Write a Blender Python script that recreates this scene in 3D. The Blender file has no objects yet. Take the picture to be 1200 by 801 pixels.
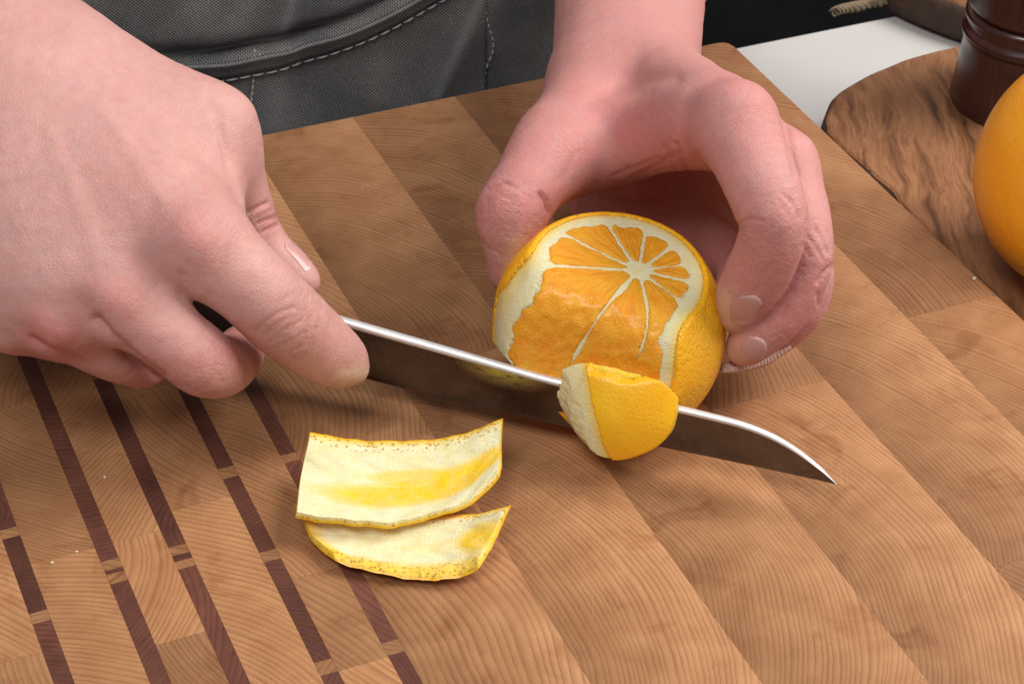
import bpy, math, random
import numpy as np
from mathutils import Matrix, Vector
random.seed(7); rng = np.random.default_rng(5)
S = bpy.context.scene
COL = S.collection
MM = 0.001

# ------------------------------------------------------------------ camera
F = 2500.0; PIT = math.radians(36.448); ROLL = math.radians(.975); DIST = 692.0; YAW = math.radians(-23.962)
cf = np.array([0, math.cos(PIT), -math.sin(PIT)]); r0 = np.array([1., 0, 0]); u0 = np.array([0, math.sin(PIT), math.cos(PIT)])
cr = math.cos(ROLL) * r0 + math.sin(ROLL) * u0
cu = -math.sin(ROLL) * r0 + math.cos(ROLL) * u0
CP = -DIST * cf
cam = bpy.data.cameras.new('camera'); cam_o = bpy.data.objects.new('camera', cam); COL.objects.link(cam_o)
cam.sensor_width = 36; cam.lens = F * 36 / 1200; cam.clip_start = .02; cam.clip_end = 60
m = Matrix.Identity(4)
for i in range(3):
    m[i][0] = cr[i]; m[i][1] = cu[i]; m[i][2] = -cf[i]; m[i][3] = CP[i] * MM
cam_o.matrix_world = m
cam.dof.use_dof = True; cam.dof.focus_distance = .64; cam.dof.aperture_fstop = 60
S.camera = cam_o
S.render.resolution_x = 1024; S.render.resolution_y = 683

# ------------------------------------------------------------------ world, lamps, exposure
S.render.engine = 'CYCLES'
w = bpy.data.worlds.new('World'); S.world = w; w.use_nodes = True
bg = w.node_tree.nodes['Background']; bg.inputs[0].default_value = (.93, .96, 1, 1); bg.inputs[1].default_value = .20

def lamp(name, loc, target, sx, sy, watt, colr):
    l = bpy.data.lights.new(name, 'AREA'); l.shape = 'RECTANGLE'; l.size = sx; l.size_y = sy; l.energy = watt; l.color = colr
    o = bpy.data.objects.new(name, l); COL.objects.link(o); o.location = loc
    o.rotation_euler = (Vector(target) - Vector(loc)).to_track_quat('-Z', 'Y').to_euler()
    return o
lamp('unseen_lamp', (.95, .15, 1.10), (.02, 0, .02), .85, .85, 25, (1, .97, .93))
lamp('unseen_lamp', (-.30, -.82, 1.42), (0, -.1, 0), .6, .6, 14, (1, .98, .95))  # out-of-view fill, added to brighten the front faces
S.view_settings.view_transform = 'Standard'; S.view_settings.look = 'None'; S.view_settings.exposure = 0; S.view_settings.gamma = 1

# ------------------------------------------------------------------ coordinates (millimetres, board top is z = 0)
def ray(px, py): return cf + cr * ((px - 600) / F) - cu * ((py - 400) / F)
def PZ(px, py, z):
    d = ray(px, py); return CP + d * ((z - CP[2]) / d[2])
def PY(px, py, y):
    d = ray(px, py); return CP + d * ((y - CP[1]) / d[1])
def depth(p): return float((np.asarray(p) - CP) @ cf)
def project(V):
    v = V - CP; d = v @ cf
    return np.stack([600 + F * (v @ cr) / d, 400 - F * (v @ cu) / d, d], 1)
EU = np.array([-math.cos(YAW), math.sin(YAW), 0])      # across the board, from its right edge
EV = np.array([-math.sin(YAW), -math.cos(YAW), 0])     # along the strips, from the far edge
BO = PZ(862, 54, 0)
def UV(u, v, z=0): return BO + EU * u + EV * v + np.array([0, 0, z])
def unit(v): v = np.asarray(v, float); return v / np.linalg.norm(v)

# ------------------------------------------------------------------ object helpers
def tag(o, label=None, cat=None, group=None, kind=None):
    for k, v in (('label', label), ('category', cat), ('group', group), ('kind', kind)):
        if v: o[k] = v
    return o
def empty(name, loc=(0, 0, 0)):
    o = bpy.data.objects.new(name, None); o.empty_display_size = .02; COL.objects.link(o); o.location = Vector([c * MM for c in loc]); return o
def link(name, me, mat=None, parent=None, smooth=True):
    o = bpy.data.objects.new(name, me); COL.objects.link(o)
    if mat: me.materials.append(mat)
    if parent is not None:
        o.parent = parent
        o.matrix_parent_inverse = parent_world(parent).inverted()
    if smooth: me.polygons.foreach_set('use_smooth', np.ones(len(me.polygons), bool))
    return o
def parent_world(p):
    M = Matrix.LocRotScale(p.location, p.rotation_euler, p.scale)
    if p.parent is not None: M = parent_world(p.parent) @ p.matrix_parent_inverse @ M
    return M
def mesh_np(name, V, Q):
    me = bpy.data.meshes.new(name); V = np.asarray(V, np.float32) * MM; Q = np.asarray(Q, np.int32)
    k = Q.shape[1]
    me.vertices.add(len(V)); me.vertices.foreach_set('co', V.ravel())
    me.loops.add(Q.size); me.loops.foreach_set('vertex_index', Q.ravel())
    me.polygons.add(len(Q)); me.polygons.foreach_set('loop_start', np.arange(0, Q.size, k, dtype=np.int32))
    me.update(calc_edges=True); me.validate(); return me
def mesh_py(name, V, Fc):
    me = bpy.data.meshes.new(name); me.from_pydata([tuple(float(c) * MM for c in v) for v in V], [], Fc); me.update(); return me
def loft(name, rings, cap=True):
    n = len(rings[0]); V = [p for r in rings for p in r]; Fc = []
    for i in range(len(rings) - 1):
        for j in range(n):
            a = i * n + j; b = i * n + (j + 1) % n; Fc.append((a, b, b + n, a + n))
    if cap: Fc.append(tuple(range(n))[::-1]); Fc.append(tuple((len(rings) - 1) * n + j for j in range(n)))
    return mesh_py(name, V, Fc)
def lathe(name, prof, base, seg=64):
    rings = [[np.array([base[0] + r * math.cos(2 * math.pi * j / seg), base[1] + r * math.sin(2 * math.pi * j / seg), base[2] + z]) for j in range(seg)] for r, z in prof]
    return loft(name, rings)
def catmull(P, n):
    P = np.asarray(P, float)
    if len(P) < 3: t = np.linspace(0, 1, n)[:, None]; return P[0] * (1 - t) + P[-1] * t
    Q = np.vstack([2 * P[0] - P[1], P, 2 * P[-1] - P[-2]]); out = []
    for t in np.linspace(0, len(P) - 1 - 1e-9, n):
        i = int(t); f = t - i; p0, p1, p2, p3 = Q[i:i + 4]
        out.append(.5 * (2 * p1 + (p2 - p0) * f + (2 * p0 - 5 * p1 + 4 * p2 - p3) * f * f + (3 * p1 - p0 - 3 * p2 + p3) * f ** 3))
    return np.array(out)
def tube_mesh(name, P, rad, seg=10):
    P = np.asarray(P, float); rings = []
    n0 = None
    for i in range(len(P)):
        t = unit(P[min(i + 1, len(P) - 1)] - P[max(i - 1, 0)])
        if n0 is None: n0 = unit(np.cross(t, [.3, .5, .8]))
        n0 = unit(n0 - t * (n0 @ t)); b = np.cross(t, n0)
        r = rad[i] if hasattr(rad, '__len__') else rad
        rings.append([P[i] + r * (math.cos(a) * n0 + math.sin(a) * b) for a in np.linspace(0, 2 * math.pi, seg, endpoint=False)])
    return loft(name, rings)

# ------------------------------------------------------------------ node helper
class NT:
    def __init__(s, name):
        s.m = bpy.data.materials.new(name); s.m.use_nodes = True; s.t = s.m.node_tree
        s.b = s.t.nodes['Principled BSDF']
    def n(s, kind, **kw):
        nd = s.t.nodes.new('ShaderNode' + kind)
        for k, v in kw.items(): setattr(nd, k, v)
        return nd
    def set(s, sock, v):
        if isinstance(v, bpy.types.NodeSocket): s.t.links.new(v, sock)
        elif isinstance(v, (tuple, list)) and len(v) == 3 and sock.type == 'RGBA': sock.default_value = (*v, 1)
        else: sock.default_value = v
    def math(s, op, a, b=None, c=None, clamp=False):
        nd = s.n('Math', operation=op, use_clamp=clamp); s.set(nd.inputs[0], a)
        if b is not None: s.set(nd.inputs[1], b)
        if c is not None: s.set(nd.inputs[2], c)
        return nd.outputs[0]
    def vmath(s, op, a, b=None, out=0):
        nd = s.n('VectorMath', operation=op); s.set(nd.inputs[0], a)
        if b is not None:
            if op == 'SCALE': s.set(nd.inputs[3], b)
            else: s.set(nd.inputs[1], b)
        return nd.outputs[out]
    def noise(s, vec, scale, detail=3, rough=.5, out=0, dist=0):
        nd = s.n('TexNoise'); s.set(nd.inputs['Vector'], vec); nd.inputs['Scale'].default_value = scale
        nd.inputs['Detail'].default_value = detail; nd.inputs['Roughness'].default_value = rough; nd.inputs['Distortion'].default_value = dist
        return nd.outputs[out]
    def ramp(s, fac, stops, interp='LINEAR'):
        nd = s.n('ValToRGB'); s.set(nd.inputs[0], fac); cr_ = nd.color_ramp; cr_.interpolation = interp
        while len(cr_.elements) < len(stops): cr_.elements.new(.5)
        for e, (p, c) in zip(cr_.elements, stops):
            e.position = p; e.color = (*c, 1) if hasattr(c, '__len__') else (c, c, c, 1)
        return nd.outputs[0]
    def mix(s, fac, a, b, blend='MIX'):
        nd = s.n('Mix', clamp_factor=True, data_type='RGBA', blend_type=blend); s.set(nd.inputs[0], fac); s.set(nd.inputs[6], a); s.set(nd.inputs[7], b); return nd.outputs[2]
    def maprange(s, v, a, b, c=0, d=1):
        nd = s.n('MapRange'); s.set(nd.inputs[0], v)
        for i, x in enumerate((a, b, c, d)): nd.inputs[i + 1].default_value = x
        return nd.outputs[0]
    def bump(s, h, strength, dist, nrm=None):
        nd = s.n('Bump'); nd.inputs['Strength'].default_value = strength; nd.inputs['Distance'].default_value = dist; s.set(nd.inputs['Height'], h)
        if nrm is not None: s.set(nd.inputs['Normal'], nrm)
        return nd.outputs[0]
    def obj(s): return s.n('TexCoord').outputs['Object']
    def attr(s, name, typ='OBJECT', out='Fac'): return s.n('Attribute', attribute_name=name, attribute_type=typ).outputs[out]
    def P(s, **kw):
        for k, v in kw.items(): s.set(s.b.inputs[k.replace('_', ' ')], v)
        return s.m
def plain(name, colr, rough=.5, metal=0, noise=.12, scale=60, bump=.0):
    t = NT(name); o = t.obj(); nz = t.noise(o, scale, 5, .6)
    c = t.mix(1, colr, t.ramp(nz, [(.25, (1 - noise,) * 3), (.75, (1 + noise,) * 3)]), 'MULTIPLY')
    t.P(Base_Color=c, Roughness=t.maprange(nz, .2, .8, max(rough - .08, 0), rough + .08), Metallic=metal)
    if bump: t.P(Normal=t.bump(nz, bump, .001))
    return t.m

# ------------------------------------------------------------------ materials
def wood_mat(name, light, mid, dark, ring, scratch=.13):
    t = NT(name); o = t.vmath('SCALE', t.obj(), 1000.0)
    seed = t.attr('seed'); off = t.n('CombineXYZ'); t.set(off.inputs[0], t.math('MULTIPLY', seed, 997.)); t.set(off.inputs[1], t.math('MULTIPLY', seed, 613.))
    oo = t.vmath('ADD', o, off.outputs[0])
    wob = t.vmath('SCALE', t.vmath('SUBTRACT', t.noise(oo, .018, 1, .5, 1), (.5, .5, .5)), 14.0)
    wob2 = t.vmath('SCALE', t.vmath('SUBTRACT', t.noise(oo, .35, 3, .55, 1), (.5, .5, .5)), .55)
    p = t.vmath('ADD', t.vmath('ADD', o, wob), wob2)
    c = t.n('CombineXYZ'); t.set(c.inputs[0], t.attr('ring_x')); t.set(c.inputs[1], t.attr('ring_y'))
    d = t.vmath('MULTIPLY', t.vmath('SUBTRACT', p, c.outputs[0]), (1, 1, 0))
    r = t.vmath('LENGTH', d, out=1)
    rv = t.n('CombineXYZ'); t.set(rv.inputs[0], r); t.set(rv.inputs[1], t.math('MULTIPLY', seed, 91.))
    wn = t.noise(rv.outputs[0], .16, 2, .5)
    ph = t.math('FRACT', t.math('DIVIDE', t.math('ADD', r, t.math('MULTIPLY', wn, 5.)), t.math('MULTIPLY_ADD', seed, ring * .5, ring * .75)))
    line = t.ramp(ph, [(0, .0), (.12, .45), (.45, .85), (.75, 1.), (.9, .55), (1, .0)])
    amp = t.maprange(t.noise(oo, .055, 2), .3, .7, .5, 1.0)
    strk = t.noise(oo, .06, 2, .6)
    base = t.ramp(strk, [(.25, mid), (.72, light)])
    # medullary flecks and pores
    fine = t.noise(oo, 2.2, 3, .7)
    colr = t.mix(t.math('MULTIPLY', t.math('SUBTRACT', 1, line), t.math('MULTIPLY', amp, .64)), base, dark)
    sy = t.n('SeparateXYZ'); t.set(sy.inputs[0], p)
    grad = t.maprange(t.math('ADD', sy.outputs[1], t.math('MULTIPLY', strk, 14.)), -12., 26., .74, 1.22)
    gc = t.n('CombineColor')
    for i in range(3): t.set(gc.inputs[i], t.math('POWER', grad, (.9, 1.0, 1.1)[i]))
    colr = t.mix(t.attr('grade'), colr, gc.outputs[0], 'MULTIPLY')
    colr = t.mix(.28, colr, t.ramp(fine, [(.3, (.55, .5, .45)), (.7, (1.25, 1.25, 1.25))]), 'MULTIPLY')
    stain = t.noise(oo, .045, 3, .65, 0, .8)
    colr = t.mix(t.maprange(stain, .57, .74, 0, .55), colr, t.mix(1, colr, (.55, .36, .26), 'MULTIPLY'))
    sc = None
    for (ax_, ay_, sd) in ((.05, 2.6, 0.), (1.9, .06, 40.)):
        q = t.n('VectorRotate', rotation_type='Z_AXIS'); t.set(q.inputs['Vector'], oo); q.inputs['Angle'].default_value = .45 + sd
        k = t.maprange(t.noise(t.vmath('MULTIPLY', q.outputs[0], (ax_, ay_, 0)), .8, 1, .5), .70, .74, 0, 1)
        sc = k if sc is None else t.math('MAXIMUM', sc, k)
    colr = t.mix(t.math('MULTIPLY', sc, scratch), colr, (.62, .40, .24))
    tone = t.attr('tone'); tc = t.n('CombineColor')
    for i in range(3): t.set(tc.inputs[i], tone)
    colr = t.mix(1, colr, tc.outputs[0], 'MULTIPLY')
    scr = t.noise(t.vmath('MULTIPLY', oo, (.12, 1.4, 1)), 1.0, 3, .6)
    t.P(Base_Color=colr, Roughness=t.maprange(scr, .3, .7, .40, .58), Normal=t.bump(t.math('ADD', line, fine), .10, .0004))
    t.b.inputs['Specular IOR Level'].default_value = .35
    return t.m
M_MAPLE = wood_mat('maple_end_grain', (.45, .228, .106), (.345, .157, .068), (.135, .048, .018), 2.0)
M_DARK = wood_mat('walnut_end_grain', (.15, .055, .036), (.085, .030, .021), (.04, .014, .009), 1.7, .05)

def slab_mat():
    t = NT('live_edge_wood'); o = t.vmath('SCALE', t.obj(), 1000.0)
    w1 = t.vmath('ADD', o, t.vmath('SCALE', t.vmath('SUBTRACT', t.noise(o, .02, 3, .5, 1), (.5, .5, .5)), 20.))
    g = t.noise(t.vmath('MULTIPLY', w1, (.16, .014, .1)), 1.0, 5, .62)
    f = t.noise(t.vmath('MULTIPLY', w1, (1.0, .05, .4)), 1.0, 3, .6)
    c = t.ramp(g, [(.30, (.085, .034, .015)), (.44, (.23, .10, .042)), (.56, (.33, .155, .070)), (.72, (.16, .068, .029))])
    c = t.mix(.5, c, t.ramp(f, [(.3, (.6, .52, .48)), (.7, (1.25, 1.2, 1.15))]), 'MULTIPLY')
    v = t.n('TexVoronoi'); t.set(v.inputs['Vector'], w1); v.inputs['Scale'].default_value = .022
    c = t.mix(t.maprange(v.outputs['Distance'], .02, .14, .75, 0), c, (.10, .04, .018))
    return t.P(Base_Color=c, Roughness=t.maprange(f, .2, .8, .38, .6), Normal=t.bump(f, .2, .0004))
M_SLAB = slab_mat()
M_BARK = plain('bark_edge', (.045, .022, .013), .75, 0, .5, 180, .8)

def skin_mat():
    t = NT('skin'); o = t.vmath('SCALE', t.obj(), 1000.0)
    bl = t.attr('blush', 'GEOMETRY'); pale = t.attr('pale', 'GEOMETRY')
    n1 = t.noise(o, .05, 4, .6); n2 = t.noise(o, .35, 4, .65); n3 = t.noise(o, 2.4, 3, .6)
    c = t.ramp(n1, [(.3, (.58, .300, .268)), (.7, (.655, .365, .325))])
    c = t.mix(t.maprange(n2, .45, .72, 0, .36), c, (.55, .225, .205))
    c = t.mix(t.math('MULTIPLY', bl, t.maprange(n2, .25, .65, .55, 1.0)), c, (.54, .165, .150))
    c = t.mix(t.math('MULTIPLY', t.attr('redness'), t.maprange(n1, .3, .7, .6, 1.0)), c, (.56, .19, .185))
    vein = t.noise(t.vmath('MULTIPLY', o, (1, .55, 1)), .045, 2, .5)
    c = t.mix(t.maprange(t.math('ABSOLUTE', t.math('SUBTRACT', vein, .5)), 0, .03, .16, 0), c, (.44, .31, .33))
    c = t.mix(pale, c, (.78, .58, .38))
    c = t.mix(t.maprange(n3, .5, .72, 0, .18), c, (.50, .22, .18))
    # fine skin lines: cell edges in two sizes
    v = t.n('TexVoronoi', feature='DISTANCE_TO_EDGE'); t.set(v.inputs['Vector'], t.vmath('ADD', o, t.vmath('SCALE', t.noise(o, .9, 2, .5, 1), 1.2))); v.inputs['Scale'].default_value = .95
    cell = t.ramp(v.outputs['Distance'], [(0, 0.), (.16, 1.)])
    wa = t.attr('wrinkle', 'GEOMETRY', 'Vector'); ws = t.n('SeparateXYZ'); t.set(ws.inputs[0], wa)
    wv = t.noise(t.vmath('ADD', t.vmath('MULTIPLY', wa, (.85, .11, 0)), t.vmath('SCALE', t.noise(o, .22, 1, .5, 1), 1.0)), 1.0, 3, .62)
    fold = t.math('SUBTRACT', 1, t.maprange(t.math('ABSOLUTE', t.math('SUBTRACT', wv, .5)), 0, .075, 0, 1))
    fold = t.math('MULTIPLY', fold, ws.outputs[2])
    c = t.mix(t.math('MULTIPLY', fold, .30), c, (.34, .12, .105))
    hgt = t.math('ADD', t.math('SUBTRACT', t.math('MULTIPLY', cell, .6), t.math('MULTIPLY', fold, 2.3)), t.math('ADD', n3, t.math('MULTIPLY', n2, 2.2)))
    t.P(Base_Color=c, Roughness=t.maprange(n3, .3, .7, .46, .64), Normal=t.bump(hgt, .36, .00034))
    b = t.b; b.inputs['Subsurface Weight'].default_value = .13; b.inputs['Subsurface Radius'].default_value = (1, .34, .2); b.inputs['Subsurface Scale'].default_value = .0025
    b.inputs['Specular IOR Level'].default_value = .42
    return t.m
M_SKIN = skin_mat()
def nail_mat():
    t = NT('fingernail'); uvn = t.attr('tip', 'GEOMETRY'); o = t.vmath('SCALE', t.obj(), 1000.)
    c = t.ramp(uvn, [(0, (.58, .36, .33)), (.18, (.54, .275, .25)), (.78, (.55, .29, .265)), (.88, (.64, .46, .41)), (1, (.68, .54, .48))])
    return t.P(Base_Color=c, Roughness=.28, Normal=t.bump(t.noise(o, .8, 2), .15, .0003))
M_NAIL = nail_mat()

def rind_mat(name, a, b, bs=.34):
    t = NT(name); o = t.vmath('SCALE', t.obj(), 1000.)
    v = t.n('TexVoronoi', feature='SMOOTH_F1'); t.set(v.inputs['Vector'], t.vmath('ADD', o, t.vmath('SCALE', t.noise(o, .6, 2, .5, 1), .9))); v.inputs['Scale'].default_value = .95
    v.inputs['Randomness'].default_value = .9
    pit = t.ramp(v.outputs['Distance'], [(.02, 0.), (.42, 1.)], 'EASE')
    n = t.noise(o, .06, 4, .6)
    c = t.ramp(n, [(.3, a), (.7, b)])
    c = t.mix(t.maprange(pit, 0, .6, .22, 0), c, (.75, .25, .012))
    blem = t.noise(o, .22, 2, .5)
    c = t.mix(t.maprange(blem, .76, .79, 0, .6), c, (.30, .15, .03))
    hgt = t.math('ADD', pit, t.math('MULTIPLY', t.noise(o, .3, 3), 1.4))
    t.P(Base_Color=c, Roughness=.36, Normal=t.bump(hgt, bs, .00040))
    t.b.inputs['Subsurface Weight'].default_value = .12; t.b.inputs['Subsurface Radius'].default_value = (1, .5, .1); t.b.inputs['Subsurface Scale'].default_value = .003
    return t.m
M_RIND = rind_mat('orange_rind', (.96, .42, .006), (.98, .52, .010), .62)
M_RIND2 = rind_mat('ripe_orange_rind', (.93, .36, .012), (.96, .45, .018))
M_RINDB = rind_mat('peel_rind', (.95, .43, .008), (.97, .54, .014), .24)
def pith_mat(name, yel):
    t = NT(name); o = t.vmath('SCALE', t.obj(), 1000.)
    n = t.noise(o, .25, 5, .65); n2 = t.noise(o, 1.5, 3, .6)
    c = t.ramp(n, [(.3, (.80, .72, .36)), (.7, (.86, .815, .56))])
    y = t.attr('yellow', 'GEOMETRY')
    c = t.mix(t.math('MULTIPLY', y, t.maprange(n, .25, .6, .6, 1.)), c, yel)
    dots = t.attr('oil', 'GEOMETRY'); vv = t.n('TexVoronoi'); t.set(vv.inputs['Vector'], o); vv.inputs['Scale'].default_value = .75
    c = t.mix(t.math('MULTIPLY', dots, t.maprange(vv.outputs['Distance'], .25, .42, 1, 0)), c, (.50, .27, .02))
    fib = t.noise(t.vmath('MULTIPLY', o, (.25, 1.2, 1.2)), 1.0, 4, .7)
    t.P(Base_Color=t.mix(.35, c, t.ramp(fib, [(.3, (.82, .80, .74)), (.7, (1.08, 1.08, 1.1))]), 'MULTIPLY'), Roughness=.66, Normal=t.bump(t.math('ADD', t.math('ADD', n, n2), fib), .45, .0009))
    t.b.inputs['Subsurface Weight'].default_value = .15; t.b.inputs['Subsurface Radius'].default_value = (1, .8, .4); t.b.inputs['Subsurface Scale'].default_value = .003
    return t.m
M_PITH = pith_mat('orange_pith', (.95, .60, .012))
def flesh_mat():
    t = NT('orange_flesh'); o = t.vmath('SCALE', t.obj(), 1000.)
    rad = t.attr('radial', 'GEOMETRY', 'Vector')           # (angle mm, radius mm, height mm) about the core
    st = t.vmath('MULTIPLY', rad, (1.3, .22, .5))
    v = t.n('TexVoronoi', feature='SMOOTH_F1'); t.set(v.inputs['Vector'], t.vmath('ADD', st, t.vmath('SCALE', t.noise(o, .3, 2, .5, 1), 1.0))); v.inputs['Scale'].default_value = .62
    n = t.noise(o, .16, 3, .6); f = t.noise(o, 1.1, 3, .65)
    c = t.ramp(n, [(.3, (.97, .315, .004)), (.7, (.98, .41, .007))])
    c = t.mix(t.maprange(v.outputs['Distance'], .25, .75, 0, .55), c, (.99, .52, .02))
    c = t.mix(t.maprange(f, .56, .72, 0, .45), c, (.99, .62, .06))
    hgt = t.math('ADD', t.math('MULTIPLY', v.outputs['Distance'], 1.6), t.math('MULTIPLY', f, .9))
    t.P(Base_Color=c, Roughness=.40, Normal=t.bump(t.math('ADD', hgt, t.noise(o, 2.3, 2, .6)), .55, .0010))
    t.b.inputs['Coat Weight'].default_value = .22; t.b.inputs['Coat Roughness'].default_value = .16
    b = t.b; b.inputs['Subsurface Weight'].default_value = .22; b.inputs['Subsurface Radius'].default_value = (1, .45, .08); b.inputs['Subsurface Scale'].default_value = .004
    return t.m
M_FLESH = flesh_mat()

def steel_mat():
    t = NT('blade_steel'); o = t.vmath('SCALE', t.obj(), 1000.)
    br = t.noise(t.vmath('MULTIPLY', o, (.05, 1.2, 2.6)), 1.0, 4, .65); n = t.noise(o, .09, 4, .6)
    jp = t.vmath('SUBTRACT', t.obj(), tuple(float(v) * MM for v in BLADE_YELLOW))
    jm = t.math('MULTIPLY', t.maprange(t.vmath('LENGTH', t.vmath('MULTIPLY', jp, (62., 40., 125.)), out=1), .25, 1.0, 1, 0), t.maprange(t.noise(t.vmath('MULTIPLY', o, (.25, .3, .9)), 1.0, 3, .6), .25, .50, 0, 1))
    c = t.ramp(n, [(.3, (.125, .105, .095)), (.7, (.185, .165, .155))])
    x = t.n('SeparateXYZ'); t.set(x.inputs[0], o)
    sm = t.noise(t.vmath('MULTIPLY', o, (.16, .1, .3)), 1.0, 3, .6)
    c = t.mix(jm, c, (.62, .50, .08))  # yellow, less metallic patch on the blade left of the orange
    spot = t.noise(o, .5, 3, .7); c = t.mix(t.maprange(spot, .62, .72, 0, .4), c, (.30, .28, .25))
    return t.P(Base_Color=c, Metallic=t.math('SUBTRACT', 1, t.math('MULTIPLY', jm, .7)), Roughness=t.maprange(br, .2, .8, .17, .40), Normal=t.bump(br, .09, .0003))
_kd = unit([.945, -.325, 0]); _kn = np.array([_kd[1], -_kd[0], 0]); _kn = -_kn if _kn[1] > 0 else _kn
_kp = PZ(712, 385, 29.0) + _kn * 25.1; _r = ray(592, 428); BLADE_YELLOW = CP + _r * (((_kp - CP) @ _kn) / (_r @ _kn))
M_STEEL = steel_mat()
M_SPINE = plain('spine_highlight_steel', (.88, .87, .86), .38, .55, .04, 300)  # near-white base stands in for the light the spine reflects
M_HANDLE = plain('black_handle', (.012, .011, .011), .45, 0, .2, 200)
M_COUNTER = plain('white_countertop', (.56, .545, .525), .35, 0, .03, 9)
M_BLACK = plain('black_panel', (.010, .010, .011), .5, 0, .2, 20)
M_FLOOR = plain('dark_floor', (.02, .019, .018), .6, 0, .2, 8)
def mill_mat():
    t = NT('stained_mill_wood'); o = t.vmath('SCALE', t.obj(), 1000.)
    g = t.noise(t.vmath('MULTIPLY', o, (.6, .6, .05)), 1.0, 4, .65)
    c = t.ramp(g, [(.3, (.022, .007, .006)), (.7, (.055, .016, .012))])
    t.P(Base_Color=c, Roughness=.3); t.b.inputs['Coat Weight'].default_value = .4; t.b.inputs['Coat Roughness'].default_value = .25
    return t.m
M_MILL = mill_mat()
def denim_mat():
    t = NT('charcoal_denim'); uv = t.n('UVMap').outputs[0]; uv = t.vmath('SCALE', uv, 1.0)
    s = t.n('SeparateXYZ'); t.set(s.inputs[0], uv)
    a = t.math('SINE', t.math('MULTIPLY', t.math('ADD', s.outputs[0], s.outputs[1]), 2 * math.pi / 1.35))
    b = t.math('SINE', t.math('MULTIPLY', t.math('SUBTRACT', s.outputs[0], t.math('MULTIPLY', s.outputs[1], .35)), 2 * math.pi / 1.0))
    wv = t.math('MULTIPLY', t.math('ADD', t.math('ADD', a, t.math('MULTIPLY', b, .6)), 1.6), .32)
    n = t.noise(uv, 1.1, 4, .7); big = t.noise(uv, .03, 4, .6)
    hgt = t.math('ADD', wv, t.math('MULTIPLY', n, .9))
    c = t.ramp(t.math('MULTIPLY', hgt, .6), [(.2, (.004, .004, .005)), (.45, (.040, .040, .042)), (.85, (.21, .208, .21))])
    c = t.mix(.7, c, t.ramp(big, [(.3, (.45, .47, .52)), (.7, (1.5, 1.42, 1.34))]), 'MULTIPLY')
    wear = t.attr('wear', 'GEOMETRY')
    c = t.mix(t.math('MULTIPLY', wear, t.maprange(n, .3, .7, .3, 1.)), c, (.24, .24, .245))  # paler cloth: fold highlights put into the colour, hem and seam lighter too
    return t.P(Base_Color=c, Roughness=.9, Normal=t.bump(hgt, .6, .0006))
M_DENIM = denim_mat()
M_THREAD = plain('grey_thread', (.33, .325, .33), .8, 0, .2, 400)
M_BAND = plain('bandage_fabric', (.60, .39, .33), .85, 0, .15, 500, .3)
M_ROPE = plain('jute_rope', (.20, .15, .09), .9, 0, .4, 400, .6)
M_CRUMB = plain('pith_crumb', (.75, .66, .45), .6, 0, .1, 400)

# ------------------------------------------------------------------ implicit surfaces
class Fld:
    def __init__(s, lo, hi, h):
        s.lo = np.array(lo, float); s.h = h; s.n = np.ceil((np.array(hi) - s.lo) / h).astype(int) + 1
        s.ax = [(s.lo[i] + h * np.arange(s.n[i])).astype(np.float32) for i in range(3)]
    def new(s): return np.full(s.n, 40., np.float32)
    def sl(s, lo, hi):
        a = np.clip(np.floor((np.array(lo) - s.lo) / s.h).astype(int), 0, s.n); b = np.clip(np.ceil((np.array(hi) - s.lo) / s.h).astype(int) + 1, 0, s.n)
        return tuple(slice(int(i), int(j)) for i, j in zip(a, b))
    def xyz(s, sl=None):
        sl = sl or (slice(None),) * 3
        return s.ax[0][sl[0]][:, None, None], s.ax[1][sl[1]][None, :, None], s.ax[2][sl[2]][None, None, :]
    def tube(s, d, P, R, k, n=24, fl=None):
        Q = catmull(np.hstack([np.asarray(P, float), np.asarray(R, float)[:, None]]), n)
        pad = 6 + k; mr = Q[:, 3].max() * 1.02
        lo = Q[:, :3].min(0) - mr - pad; hi = Q[:, :3].max(0) + mr + pad
        SL = s.sl(lo, hi); L = np.full(tuple(x.stop - x.start for x in SL), 40., np.float32)
        if L.size == 0: return
        for i in range(n - 1):
            a, b = Q[i, :3], Q[i + 1, :3]; ra, rb = Q[i, 3], Q[i + 1, 3]; m_ = max(ra, rb) + pad
            q = s.sl(np.minimum(a, b) - m_, np.maximum(a, b) + m_); X, Y, Z_ = s.xyz(q)
            if min(x.stop - x.start for x in q) <= 0: continue
            ab = b - a; L2 = float(ab @ ab) + 1e-9
            x, y, z = X - a[0], Y - a[1], Z_ - a[2]
            t = np.clip((x * ab[0] + y * ab[1] + z * ab[2]) / L2, 0, 1)
            x = x - t * ab[0]; y = y - t * ab[1]; z = z - t * ab[2]
            d2 = x * x + y * y + z * z
            if fl is not None:
                vn = x * fl[0][0] + y * fl[0][1] + z * fl[0][2]; d2 = d2 + vn * vn * (1 / fl[1] ** 2 - 1)
            dd = np.sqrt(d2) - (ra + t * (rb - ra))
            v = tuple(slice(q[j].start - SL[j].start, q[j].stop - SL[j].start) for j in range(3))
            np.minimum(L[v], dd, out=L[v])
        d[SL] = smin(d[SL], L, k)
def smin(a, b, k):
    if k <= 0: return np.minimum(a, b)
    h = np.clip(.5 + .5 * (b - a) / k, 0, 1); return b * (1 - h) + a * h - k * h * (1 - h)
def smax(a, b, k): return -smin(-a, -b, k)
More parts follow.
